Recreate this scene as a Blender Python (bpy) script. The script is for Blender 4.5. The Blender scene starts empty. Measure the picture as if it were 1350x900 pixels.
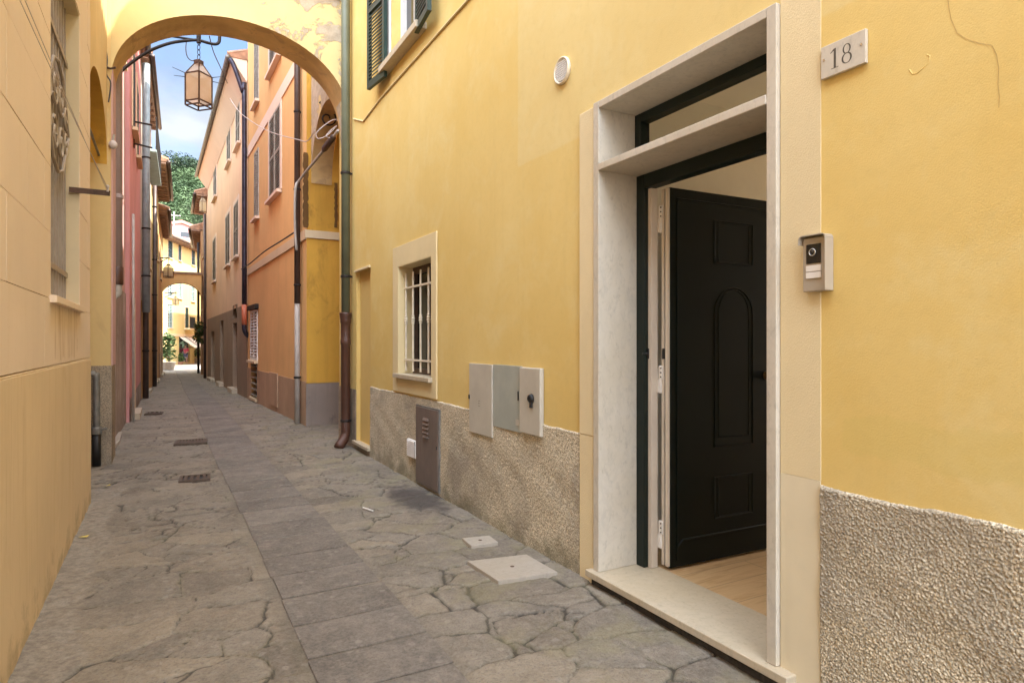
import bpy, bmesh, math, random
import numpy as np
from mathutils import Vector, Matrix
random.seed(7)
R = math.radians
S = bpy.context.scene
COL = S.collection

# ------------------------------------------------------------------ camera
F = 830.0
YAW = math.atan(457 / 830)
SA, CA = math.sin(YAW), math.cos(YAW)
CAMZ = 1.34
cd = bpy.data.cameras.new('camera'); cam = bpy.data.objects.new('camera', cd); COL.objects.link(cam)
cam.location = (0, 0, CAMZ); cam.rotation_euler = (R(90), 0, -YAW)
cd.sensor_width = 36; cd.lens = 36 * F / 1350; cd.clip_end = 2000; cd.clip_start = .02
S.camera = cam

def ray(px, py):
    r, d, u = px - 675, F, 450 - py
    return Vector((r * CA + d * SA, -r * SA + d * CA, u))

def ground_z(y):
    return -.03 - .012 * max(0, min(y, 75) - 11)

def on_ground(px, py):
    d = ray(px, py); z = -.03
    for _ in range(12):
        t = (z - CAMZ) / d.z; p = Vector((0, 0, CAMZ)) + d * t; z = ground_z(p.y)
    return p

def on_y(px, py, Y):
    d = ray(px, py); t = Y / d.y
    return d * t + Vector((0, 0, CAMZ))

# ------------------------------------------------------------------ mesh builder
class MB:
    def __init__(s): s.v = []; s.f = []
    def add(s, vs, fs):
        o = len(s.v); s.v += [tuple(p) for p in vs]; s.f += [tuple(i + o for i in q) for q in fs]; return s
    def quad(s, a, b, c, d): return s.add([a, b, c, d], [(0, 1, 2, 3)])
    def box(s, x0, x1, y0, y1, z0, z1, M=None):
        vs = [Vector((x, y, z)) for z in (z0, z1) for y in (y0, y1) for x in (x0, x1)]
        if M is not None: vs = [M @ p for p in vs]
        return s.add(vs, [(0, 2, 3, 1), (4, 5, 7, 6), (0, 1, 5, 4), (2, 6, 7, 3), (0, 4, 6, 2), (1, 3, 7, 5)])
    def prism(s, poly, d0, d1, M=None):          # polygon in (u,z), extruded along n
        n = len(poly)
        vs = [Vector((u, d0, z)) for u, z in poly] + [Vector((u, d1, z)) for u, z in poly]
        if M is not None: vs = [M @ p for p in vs]
        return s.add(vs, [tuple(range(n)), tuple(range(2 * n - 1, n - 1, -1))] +
                     [(i, i + n, (i + 1) % n + n, (i + 1) % n) for i in range(n)])
    def tube(s, pts, r, seg=8, closed=False):
        pts = [Vector(p) for p in pts]; n = len(pts)
        rr = r if isinstance(r, (list, tuple)) else [r] * n
        up = None; vs = []
        for i, p in enumerate(pts):
            if closed: t = pts[(i + 1) % n] - pts[i - 1]
            else: t = pts[min(i + 1, n - 1)] - pts[max(i - 1, 0)]
            t.normalize()
            if up is None:
                up = t.orthogonal().normalized()
            else:
                up = (up - t * up.dot(t))
                up = up.normalized() if up.length > 1e-6 else t.orthogonal().normalized()
            b = t.cross(up)
            for k in range(seg):
                a = 2 * math.pi * k / seg
                vs.append(p + (up * math.cos(a) + b * math.sin(a)) * rr[i])
        fs = []
        for i in range(n if closed else n - 1):
            j = (i + 1) % n
            for k in range(seg):
                l = (k + 1) % seg
                fs.append((i * seg + k, i * seg + l, j * seg + l, j * seg + k))
        if not closed: fs += [tuple(range(seg - 1, -1, -1)), tuple((n - 1) * seg + k for k in range(seg))]
        return s.add(vs, fs)
    def lathe(s, prof, c=(0, 0, 0), seg=16, M=None):
        vs = []; n = len(prof)
        for r, z in prof:
            for k in range(seg):
                a = 2 * math.pi * k / seg
                p = Vector((c[0] + r * math.cos(a), c[1] + r * math.sin(a), c[2] + z))
                vs.append(M @ p if M is not None else p)
        fs = [(i * seg + k, i * seg + (k + 1) % seg, (i + 1) * seg + (k + 1) % seg, (i + 1) * seg + k)
              for i in range(n - 1) for k in range(seg)]
        fs += [tuple(range(seg - 1, -1, -1)), tuple((n - 1) * seg + k for k in range(seg))]
        return s.add(vs, fs)
    def ball(s, c, rx, ry=None, rz=None, seg=12, rings=8):
        ry = ry or rx; rz = rz or rx
        vs = []; fs = []
        for i in range(rings + 1):
            th = math.pi * (i + .001) / (rings + .002)
            for k in range(seg):
                a = 2 * math.pi * k / seg
                vs.append((c[0] + rx * math.sin(th) * math.cos(a), c[1] + ry * math.sin(th) * math.sin(a), c[2] + rz * math.cos(th)))
        for i in range(rings):
            for k in range(seg):
                l = (k + 1) % seg
                fs.append((i * seg + k, (i + 1) * seg + k, (i + 1) * seg + l, i * seg + l))
        return s.add(vs, fs)
    def wall(s, u0, u1, z0, z1, ops, n=0, depth=.2):   # front sheet with openings and their reveals, in (u,n,z)
        ops = [o for o in ops if o[1] > u0 and o[0] < u1]
        cl = lambda v, a, b: max(a, min(b, v))
        us = sorted({u0, u1} | {cl(o[i], u0, u1) for o in ops for i in (0, 1)})
        zs = sorted({z0, z1} | {cl(o[i], z0, z1) for o in ops for i in (2, 3)})
        for a, b in zip(us, us[1:]):
            for c, d in zip(zs, zs[1:]):
                mu, mz = (a + b) / 2, (c + d) / 2
                if any(o[0] < mu < o[1] and o[2] < mz < o[3] for o in ops): continue
                s.quad((a, n, c), (b, n, c), (b, n, d), (a, n, d))
        for o in ops:
            a, b, c, d = o[:4]; m = n - (o[4] if len(o) > 4 else depth)
            if m == n: continue
            s.quad((a, n, c), (a, m, c), (a, m, d), (a, n, d)); s.quad((b, n, c), (b, n, d), (b, m, d), (b, m, c))
            s.quad((a, n, d), (a, m, d), (b, m, d), (b, n, d)); s.quad((a, n, c), (b, n, c), (b, m, c), (a, m, c))
        return s
    def build(s, name, mat, parent=None, bevel=0, smooth=False, M=None):
        me = bpy.data.meshes.new(name); me.from_pydata(s.v, [], s.f)
        bm = bmesh.new(); bm.from_mesh(me)
        if len(bm.verts) < 60000: bmesh.ops.recalc_face_normals(bm, faces=bm.faces)
        if M is not None: bm.transform(M)
        if smooth:
            for f in bm.faces: f.smooth = True
        bm.to_mesh(me); bm.free()
        o = bpy.data.objects.new(name, me); COL.objects.link(o)
        me.materials.append(mat)
        if parent is not None: o.parent = parent
        if bevel:
            m = o.modifiers.new('bevel', 'BEVEL'); m.width = bevel; m.segments = 2; m.limit_method = 'ANGLE'; m.angle_limit = R(40)
        return o

def tag(o, label, cat, group=None, kind=None):
    if label: o['label'] = label
    if cat: o['category'] = cat
    if group: o['group'] = group
    if kind: o['kind'] = kind
    return o
def structure(o):
    o['kind'] = 'structure'; return o
def empty(name, loc, rz=0, label=None, cat=None, group=None):
    o = bpy.data.objects.new(name, None); COL.objects.link(o); o.location = loc; o.rotation_euler = (0, 0, rz)
    o.empty_display_size = .2
    return tag(o, label, cat, group)
def copy_tree(o, parent=None):
    c = o.copy(); COL.objects.link(c)
    if parent is not None: c.parent = parent
    for ch in [x for x in bpy.data.objects if x.parent == o]: copy_tree(ch, c)
    return c

def hsh2(a, b, k):
    v = np.sin(a * 127.1 + b * 311.7 + k * 74.7) * 43758.5453
    return v - np.floor(v)
def vnoise(x, y, k):
    ix, iy = np.floor(x), np.floor(y); fx, fy = x - ix, y - iy; fx = fx * fx * (3 - 2 * fx); fy = fy * fy * (3 - 2 * fy)
    return (hsh2(ix, iy, k) * (1 - fx) + hsh2(ix + 1, iy, k) * fx) * (1 - fy) + (hsh2(ix, iy + 1, k) * (1 - fx) + hsh2(ix + 1, iy + 1, k) * fx) * fy - .5
def fbm(x, y, k, oct=4, g=.55):
    t_, a = 0, 1
    for o in range(oct): t_ = t_ + a * vnoise(x * 2 ** o, y * 2 ** o, k + o * 3.1); a *= g
    return t_

# ------------------------------------------------------------------ materials
def lin(c): return tuple((x / 12.92 if x <= .04045 else ((x + .055) / 1.055) ** 2.4) for x in c)
class NT:
    def __init__(s, name):
        s.m = bpy.data.materials.new(name); s.m.use_nodes = True
        s.t = s.m.node_tree; s.b = s.t.nodes['Principled BSDF']
    def n(s, typ, **k):
        x = s.t.nodes.new(typ)
        for a, v in k.items():
            if a.startswith('i_'):
                x.inputs[a[2:].replace('_', ' ')].default_value = v
            else: setattr(x, a, v)
        return x
    def l(s, a, b): s.t.links.new(a, b)
    def pos(s, scale=(1, 1, 1)):
        g = s.n('ShaderNodeNewGeometry'); m = s.n('ShaderNodeMapping'); m.inputs['Scale'].default_value = scale
        s.l(g.outputs['Position'], m.inputs['Vector']); return m.outputs[0]
    def noise(s, scale, detail=4, rough=.55, vec=None, dist=0, dim='3D'):
        x = s.n('ShaderNodeTexNoise', noise_dimensions=dim); x.inputs['Scale'].default_value = scale; x.inputs['Detail'].default_value = detail
        x.inputs['Roughness'].default_value = rough; x.inputs['Distortion'].default_value = dist
        s.l(vec if vec is not None else s.pos(), x.inputs['Vector']); return x.outputs['Fac']
    def ramp(s, fac, stops):
        x = s.n('ShaderNodeValToRGB'); e = x.color_ramp.elements
        while len(e) < len(stops): e.new(.5)
        for q, (p, c) in zip(e, stops):
            q.position = p; q.color = (c, c, c, 1) if isinstance(c, (int, float)) else (*c[:3], 1)
        s.l(fac, x.inputs[0]); return x.outputs[0]
    def mix(s, fac, a, b, mode='MIX'):
        x = s.n('ShaderNodeMix', data_type='RGBA', blend_type=mode)
        for i, v in ((0, fac), (6, a), (7, b)):
            if isinstance(v, (int, float)): x.inputs[i].default_value = v
            elif isinstance(v, tuple): x.inputs[i].default_value = (*v[:3], 1)
            else: s.l(v, x.inputs[i])
        return x.outputs[2]
    def math(s, op, a, b=None, c=None, clamp=False):
        x = s.n('ShaderNodeMath', operation=op, use_clamp=clamp)
        for i, v in enumerate((a, b, c)):
            if v is None: continue
            if isinstance(v, (int, float)): x.inputs[i].default_value = v
            else: s.l(v, x.inputs[i])
        return x.outputs[0]
    def bump(s, h, strength, dist=.01, prev=None):
        x = s.n('ShaderNodeBump'); x.inputs['Strength'].default_value = strength; x.inputs['Distance'].default_value = dist
        s.l(h, x.inputs['Height'])
        if prev is not None: s.l(prev, x.inputs['Normal'])
        return x.outputs[0]
    def out(s, col=None, rough=.8, nrm=None, metal=0, spec=None):
        if isinstance(col, tuple): s.b.inputs['Base Color'].default_value = (*col[:3], 1)
        elif col is not None: s.l(col, s.b.inputs['Base Color'])
        if isinstance(rough, (int, float)): s.b.inputs['Roughness'].default_value = rough
        else: s.l(rough, s.b.inputs['Roughness'])
        if nrm is not None: s.l(nrm, s.b.inputs['Normal'])
        s.b.inputs['Metallic'].default_value = metal
        if spec is not None: s.b.inputs['Specular IOR Level'].default_value = spec
        return s.m
def mul(c, k): return tuple(min(1, x * k) for x in c)

def plaster(name, base, var=.10, grain=60, gstr=.25, gdist=.004, streak=.08, stain=None, stain_amt=0, rough=.9, patch=None):
    t = NT(name)
    big = t.noise(.9, 6, .6)
    c = t.mix(t.ramp(big, [(.35, 0), (.68, 1)]), mul(base, 1 - var), mul(base, 1 + var * .7))
    st = t.noise(1, 5, .6, t.pos((5, 5, .45)))
    c = t.mix(t.math('MULTIPLY', t.ramp(st, [(.52, 0), (.75, 1)]), streak * 3), c, mul(base, .72))
    sm = t.noise(14, 4, .6)
    c = t.mix(t.math('MULTIPLY', t.ramp(sm, [(.45, 0), (.7, 1)]), .12), c, mul(base, .8))
    if stain:
        q = t.noise(1.7, 8, .68, t.pos((1.2, 1.2, .7)), .6)
        c = t.mix(t.math('MULTIPLY', t.ramp(q, [(.56, 0), (.66, 1)]), stain_amt), c, stain)
    h = t.noise(grain, 3, .6)
    b = t.bump(h, gstr, gdist)
    b = t.bump(t.noise(6, 4, .5), .12, .010, b)
    return t.out(c, rough, b, spec=.25)

def simple(name, base, rough=.5, metal=0, var=.12, scale=8, grain=0, spec=None):
    t = NT(name)
    c = t.mix(t.ramp(t.noise(scale, 5, .6), [(.35, 0), (.7, 1)]), mul(base, 1 - var), mul(base, 1 + var))
    b = t.bump(t.noise(grain, 3), .2, .003) if grain else None
    return t.out(c, rough, b, metal, spec)

def marble(name, base):
    t = NT(name)
    n1 = t.noise(4, 8, .62, t.pos((1, 1, .8)), 1.6)
    v = t.ramp(n1, [(.44, 0), (.5, 1), (.56, 0)])
    c = t.mix(t.math('MULTIPLY', v, .13), base, mul(base, .55))
    sp = t.noise(38, 4, .7, t.pos((1, 1, .5)))
    c = t.mix(t.math('MULTIPLY', t.ramp(sp, [(.54, 0), (.70, 1)]), .45), c, mul(base, .55))
    fl = t.noise(14, 6, .75, t.pos((1, 1.4, .45)), .8)
    c = t.mix(t.math('MULTIPLY', t.ramp(fl, [(.52, 0), (.66, 1)]), .35), c, (base[0] * .66, base[1] * .69, base[2] * .74))
    c = t.mix(t.math('MULTIPLY', t.ramp(t.noise(2.2, 6, .6), [(.45, 0), (.7, 1)]), .4), c, (base[0] * .82, base[1] * .76, base[2] * .62))
    return t.out(c, .45, None, spec=.4)

M = {}
M['yellow'] = plaster('yellow_plaster', (.70, .49, .20), .06, 75, .45, .006, .04)
def mask_box(t, specs):
    # product of soft steps on world Y (1) and Z (2): (axis, edge, width, sign)
    g = t.n('ShaderNodeNewGeometry'); sx = t.n('ShaderNodeSeparateXYZ'); t.l(g.outputs['Position'], sx.inputs[0]); out = None
    for ax, e, w, sg in specs:
        wob = t.math('MULTIPLY', t.math('SUBTRACT', t.noise(3.5, 5, .65), .5), w)
        r = t.n('ShaderNodeMapRange', interpolation_type='SMOOTHSTEP'); r.inputs[1].default_value = e - .5 * .02; r.inputs[2].default_value = e + .5 * .02
        if sg < 0: r.inputs[3].default_value = 1; r.inputs[4].default_value = 0
        t.l(t.math('ADD', sx.outputs[ax], wob), r.inputs[0]); out = r.outputs[0] if out is None else t.math('MULTIPLY', out, r.outputs[0])
    return out
def yellow_front():
    t = NT('yellow_house_paint'); base = (.69, .50, .18)
    c = t.mix(t.ramp(t.noise(.8, 6, .62), [(.34, 0), (.68, 1)]), (.66, .46, .145), (.71, .53, .205))
    c = t.mix(t.math('MULTIPLY', t.ramp(t.noise(2.6, 7, .7, None, .4), [(.5, 0), (.68, 1)]), .35), c, (.72, .60, .30))
    c = t.mix(t.math('MULTIPLY', t.ramp(t.noise(1, 6, .65, t.pos((7, 7, .5))), [(.54, 0), (.74, 1)]), .16), c, (.52, .36, .12))
    c = t.mix(t.math('MULTIPLY', mask_box(t, [(1, 3.82, .05, -1), (2, 2.55, .05, 1)]), .30), c, (.70, .60, .33))          # repainted field
    c = t.mix(t.math('MULTIPLY', mask_box(t, [(1, 1.42, .02, -1), (2, .93, .16, 1), (2, 1.07, .14, -1)]), .22), c, (.55, .44, .13))   # damp tide band
    c = t.mix(t.math('MULTIPLY', mask_box(t, [(1, 2.9, .3, 1), (2, 1.02, .5, -1)]), .25), c, (.60, .43, .15))
    c = t.mix(t.math('MULTIPLY', t.ramp(t.noise(22, 4, .65), [(.5, 0), (.72, 1)]), .14), c, (.50, .36, .13))
    b = t.bump(t.noise(190, 2, .5), .24, .003); b = t.bump(t.noise(30, 4, .6), .07, .005, b); b = t.bump(t.noise(3, 4, .5), .10, .02, b)
    return t.out(c, .92, b, spec=.2)
M['yellow'] = yellow_front()
M['yellow_niche'] = plaster('ochre_niche_plaster', (.66, .465, .16), .08, 75, .25, .004, .05)
M['cream'] = plaster('cream_plaster', (.72, .585, .345), .06, 170, .28, .006, .03)
M['cream_low'] = plaster('pale_cream_plaster', (.70, .60, .41), .06, 115, .006, .03)
M['reveal'] = plaster('window_cream_plaster', (.70, .56, .31), .06, 80, .2, .004, .05)
M['slab'] = None
M['arch'] = None
M['gold'] = plaster('gold_plaster', (.66, .365, .06), .12, 40, .25, .004, .2, (.28, .15, .03), .5)
M['left_yellow'] = plaster('left_alley_plaster', (.70, .50, .22), .10, 40, .25, .004, .12, (.5, .34, .16), .4)
M['orange'] = plaster('orange_plaster', (.76, .475, .20), .08, 40, .2, .004, .1)
M['orange_low'] = plaster('orange_plinth_plaster', (.47, .32, .20), .14, 40, .3, .005, .2, (.2, .13, .09), .4)
M['peach'] = plaster('peach_plaster', (.80, .56, .365), .07, 40, .2, .004, .06)
M['peach_trim'] = plaster('peach_trim', (.80, .64, .50), .05, 40, .2, .004, .03)
M['taupe'] = plaster('taupe_plaster', (.32, .23, .155), .13, 40, .2, .004, .12)
M['pink'] = plaster('pink_plaster', (.68, .325, .295), .1, 40, .2, .004, .12)
M['rose'] = plaster('rose_plaster', (.62, .40, .36), .12, 40, .2, .004, .12)
M['palewall'] = plaster('pale_grey_plaster', (.60, .50, .40), .1, 40, .2, .004, .12)
M['ochre'] = plaster('ochre_plaster', (.62, .36, .14), .1, 40, .2, .004, .1)
M['brownwall'] = plaster('brown_plaster', (.42, .25, .13), .1, 40, .2, .004, .1)
M['paleyellow'] = plaster('pale_yellow_plaster', (.64, .52, .23), .06, 30, .1, .004, .04)
M['palepink'] = plaster('pale_pink_plaster', (.68, .40, .38), .06, 30, .1, .004, .04)
M['grey_plinth'] = plaster('grey_plinth_render', (.30, .24, .20), .14, 60, .3, .005, .3, (.07, .06, .06), .8)
M['bare'] = plaster('bare_stone_render', (.38, .30, .24), .35, 30, .9, .04, .2, (.66, .57, .51), .95)
M['trim'] = plaster('cream_trim', (.70, .55, .35), .06, 60, .15, .003, .08)
M['interior'] = plaster('interior_paint', (.78, .73, .62), .03, 60, .05, .002, 0)
M['marble'] = marble('white_marble', (.56, .50, .405))
M['marble_sill'] = marble('stone_sill', (.50, .42, .30))
M['cover'] = marble('pale_cover_stone', (.40, .35, .285))
M['door'] = simple('black_green_lacquer', (.0020, .0046, .0030), .45, 0, .1, 5, spec=.2)
M['doorframe'] = simple('dark_green_lacquer', (.005, .011, .008), .4, 0, .1, 5, spec=.35)
M['alu'] = simple('pale_aluminium_edge', (.66, .58, .48), .4, .2, .06, 6)
M['alu_dark'] = simple('bronze_gasket', (.10, .075, .05), .5, 0, .1, 6)
M['brass'] = simple('aged_brass', (.12, .08, .045), .35, 1, .2, 20)
M['black'] = simple('black_metal', (.018, .016, .015), .5, .3, .2, 20)
M['iron'] = simple('dark_iron', (.03, .025, .022), .6, .5, .3, 15)
M['rustiron'] = simple('rusty_iron', (.10, .055, .035), .75, .2, .35, 25, 80)
M['green_pipe'] = simple('green_painted_pipe', (.125, .135, .085), .5, 0, .15, 4)
M['brown_pipe'] = simple('brown_cast_iron_pipe', (.085, .035, .02), .5, .1, .2, 5, 60)
M['grey_pipe'] = simple('grey_pvc_pipe', (.40, .31, .29), .5, 0, .08, 4)
M['light_pipe'] = simple('pale_grey_pipe', (.42, .38, .33), .55, 0, .15, 5)
M['dark_pipe'] = simple('dark_brown_pipe', (.075, .05, .04), .45, .2, .25, 5)
M['blue_pipe'] = simple('blue_black_pipe', (.035, .032, .05), .3, .4, .4, 6)
M['teal_pipe'] = simple('teal_grey_pipe', (.25, .30, .30), .5, .1, .2, 5)
M['red_paint'] = simple('red_orange_paint', (.55, .16, .08), .5, 0, .1, 5)
M['galv'] = simple('galvanised_pipe', (.20, .19, .17), .5, .4, .25, 12)
M['shutter'] = simple('grey_green_shutter', (.36, .34, .28), .6, 0, .2, 9)
M['green_shutter'] = simple('dark_green_shutter', (.018, .042, .032), .5, 0, .2, 9)
M['blue_shutter'] = simple('blue_grey_shutter', (.085, .135, .15), .6, 0, .15, 5)
M['pale_shutter'] = simple('pale_green_shutter', (.30, .40, .38), .6, 0, .15, 5)
M['white'] = simple('white_paint', (.74, .71, .66), .5, 0, .05, 8)
M['bars'] = simple('cream_painted_bars', (.74, .64, .48), .5, 0, .1, 15)
M['greybars'] = simple('grey_painted_bars', (.36, .29, .22), .5, .1, .12, 12)
M['panel_cream'] = simple('cream_enamel_panel', (.48, .435, .35), .5, 0, .08, 5)
M['panel_blue'] = simple('grey_green_panel', (.355, .365, .31), .45, 0, .08, 5)
M['gasdoor'] = None
M['plastic'] = simple('beige_plastic', (.42, .36, .28), .4, .1, .05, 8)
M['intercom_black'] = simple('glossy_black_plastic', (.012, .011, .011), .15, 0, .1, 8)
M['lens'] = simple('camera_lens', (.01, .01, .012), .05, 0, .1, 8, spec=.8)
M['chrome'] = simple('silver_ring', (.6, .58, .55), .25, .9, .05, 8)
M['paper'] = simple('white_name_slot', (.74, .69, .62), .4, 0, .03, 8)
M['engrave'] = simple('engraved_dark_paint', (.085, .07, .05), .6, 0, .2, 40)
M['roof'] = simple('clay_roof_tiles', (.36, .20, .12), .85, 0, .3, 6, 25)
M['soffit'] = simple('brown_timber_soffit', (.30, .19, .13), .8, 0, .25, 7, 30)
M['glass'] = simple('dark_window_glass', (.025, .028, .03), .08, 0, .2, 2, spec=.6)
M['cable'] = simple('pale_cable', (.55, .47, .42), .5, 0, .1, 10)
M['darkcable'] = simple('dark_cable', (.06, .05, .045), .6, 0, .1, 10)
M['ridge'] = M['cream']

def wood_floor():
    t = NT('wood_look_tile')
    n = t.noise(3, 6, .6, t.pos((1, 9, 1)), .8)
    c = t.ramp(n, [(.3, (.42, .25, .11)), (.55, (.58, .39, .20)), (.75, (.47, .30, .14))])
    br = t.n('ShaderNodeTexBrick'); br.inputs['Scale'].default_value = 1; br.inputs['Mortar Size'].default_value = .003
    br.inputs['Brick Width'].default_value = 1.2; br.inputs['Row Height'].default_value = .2
    t.l(t.pos(), br.inputs['Vector'])
    c = t.mix(t.math('MULTIPLY', br.outputs['Fac'], .6), c, (.2, .13, .07))
    return t.out(c, .35)
M['woodfloor'] = wood_floor()

def slab_mat():
    t = NT('buff_stone_cladding')
    base = (.71, .545, .325)
    c = t.mix(t.ramp(t.noise(1.1, 5, .6), [(.35, 0), (.68, 1)]), mul(base, .93), mul(base, 1.06))
    st = t.noise(1, 6, .65, t.pos((14, 14, .9)))
    c = t.mix(t.math('MULTIPLY', t.ramp(st, [(.5, 0), (.72, 1)]), .30), c, (.54, .37, .17))
    st2 = t.noise(1, 4, .6, t.pos((60, 60, 2)))
    c = t.mix(t.math('MULTIPLY', t.ramp(st2, [(.6, 0), (.75, 1)]), .45), c, (.36, .21, .09))
    g = t.n('ShaderNodeNewGeometry'); sx = t.n('ShaderNodeSeparateXYZ'); t.l(g.outputs['Position'], sx.inputs[0])
    mr = t.n('ShaderNodeMapRange'); mr.inputs[1].default_value = -.05; mr.inputs[2].default_value = .30; mr.inputs[3].default_value = .14; mr.inputs[4].default_value = -.2; t.l(sx.outputs[2], mr.inputs[0])
    c = t.mix(t.math('MULTIPLY', t.ramp(t.math('ADD', t.noise(5, 7, .7), mr.outputs[0]), [(.5, 0), (.68, 1)]), .6), c, (.33, .24, .13))
    c = t.mix(t.math('MULTIPLY', t.ramp(t.noise(2.2, 8, .7, t.pos((1, 1, .6)), .7), [(.58, 0), (.66, 1)]), .25), c, (.50, .33, .15))
    b = t.bump(t.noise(1, 5, .6, t.pos((40, 40, 3))), .25, .004)
    return t.out(c, .75, b, spec=.3)
M['slab'] = slab_mat()
def cladding_mat():
    t = NT('cream_stone_panels')
    base = (.77, .62, .455)
    c = t.mix(t.ramp(t.noise(1.1, 5, .6), [(.35, 0), (.68, 1)]), mul(base, .95), mul(base, 1.04))
    st = t.noise(1, 6, .65, t.pos((10, 10, .8)))
    c = t.mix(t.math('MULTIPLY', t.ramp(st, [(.55, 0), (.75, 1)]), .3), c, (.66, .50, .28))
    sp = t.noise(90, 3, .6)
    c = t.mix(t.math('MULTIPLY', t.ramp(sp, [(.6, 0), (.72, 1)]), .25), c, (.55, .38, .2))
    rs = t.ramp(t.noise(1, 6, .7, t.pos((22, 22, 1.6))), [(.47, 0), (.62, 1)])
    c = t.mix(t.math('MULTIPLY', t.math('MULTIPLY', rs, mask_box(t, [(1, 4.45, .3, 1), (1, 5.5, .3, -1), (2, 1.24, .2, 1), (2, 1.56, .02, -1)])), .6), c, (.42, .25, .09))
    b = t.bump(t.noise(70, 4, .6), .12, .003)
    return t.out(c, .75, b, spec=.3)
M['cladding'] = cladding_mat()

def arch_mat():
    t = NT('weathered_arch_plaster')
    base = (.64, .49, .23)
    c = t.mix(t.ramp(t.noise(1.2, 6, .6), [(.35, 0), (.68, 1)]), mul(base, .88), mul(base, 1.08))
    g = t.n('ShaderNodeNewGeometry'); sx = t.n('ShaderNodeSeparateXYZ'); t.l(g.outputs['Position'], sx.inputs[0])
    side = t.n('ShaderNodeMapRange'); side.inputs[1].default_value = .9; side.inputs[2].default_value = 1.8; side.inputs[3].default_value = -.13; side.inputs[4].default_value = .05
    t.l(sx.outputs[0], side.inputs[0])
    q = t.math('ADD', t.noise(2.0, 9, .66, None, .5), side.outputs[0])
    m = t.ramp(q, [(.515, 0), (.535, 1)])
    grey = t.mix(t.ramp(t.noise(9, 6, .7), [(.4, 0), (.65, 1)]), (.33, .27, .21), (.48, .40, .31))
    c = t.mix(t.math('MULTIPLY', m, .85), c, grey)
    edge = t.ramp(q, [(.50, 0), (.517, 1), (.535, 0)])
    c = t.mix(t.math('MULTIPLY', edge, .35), c, (.18, .12, .06))
    b = t.bump(t.noise(40, 4, .6), .3, .005)
    b = t.bump(m, .6, .008, b)
    return t.out(c, .9, b, spec=.2)
M['arch'] = arch_mat()
def soffit_mat():
    t = NT('peeling_arch_soffit')
    base = (.62, .42, .19)
    c = t.mix(t.ramp(t.noise(2, 6, .6), [(.35, 0), (.68, 1)]), mul(base, .75), mul(base, 1.1))
    q = t.noise(3.2, 9, .7, None, .8)
    c = t.mix(t.math('MULTIPLY', t.ramp(q, [(.55, 0), (.61, 1)]), .5), c, (.34, .23, .13))
    b = t.bump(q, .7, .02)
    return t.out(c, .9, b, spec=.2)
M['arch_soffit'] = soffit_mat()
def gas_mat():
    t = NT('brown_painted_gas_door')
    base = (.155, .115, .092)
    c = t.mix(t.ramp(t.noise(3, 6, .6), [(.35, 0), (.68, 1)]), mul(base, .8), mul(base, 1.2))
    st = t.noise(1, 6, .65, t.pos((25, 25, 2)))
    c = t.mix(t.math('MULTIPLY', t.ramp(st, [(.56, 0), (.7, 1)]), .5), c, (.10, .05, .03))
    return t.out(c, .55, t.bump(t.noise(40, 3), .1, .002))
M['gasdoor'] = gas_mat()

def roughcast_mat(name, base, dark, moss=True):
    t = NT(name)
    sp = t.noise(150, 3, .6)
    c = t.mix(t.ramp(sp, [(.38, 0), (.62, 1)]), mul(base, .40), mul(base, 1.5))
    q = t.noise(1.6, 7, .62, None, .6)
    c = t.mix(t.math('MULTIPLY', t.ramp(q, [(.47, 0), (.63, 1)]), .75), c, dark)
    if moss:
        g = t.n('ShaderNodeNewGeometry'); sx = t.n('ShaderNodeSeparateXYZ'); t.l(g.outputs['Position'], sx.inputs[0])
        mr = t.n('ShaderNodeMapRange'); mr.inputs[1].default_value = .0; mr.inputs[2].default_value = .28; mr.inputs[3].default_value = .15; mr.inputs[4].default_value = -.16
        t.l(sx.outputs[2], mr.inputs[0])
        mm = t.math('ADD', t.noise(4, 6, .65), mr.outputs[0])
        c = t.mix(t.math('MULTIPLY', t.ramp(mm, [(.50, 0), (.72, 1)]), .65), c, (.15, .14, .085))
    b = t.bump(t.noise(220, 3, .6), .4, .004)
    return t.out(c, .95, b, spec=.15)
M['roughcast'] = roughcast_mat('tan_roughcast', (.55, .475, .345), (.30, .26, .205))
M['roughcast_grey'] = roughcast_mat('grey_roughcast', (.34, .27, .19), (.17, .14, .11), False)

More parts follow.
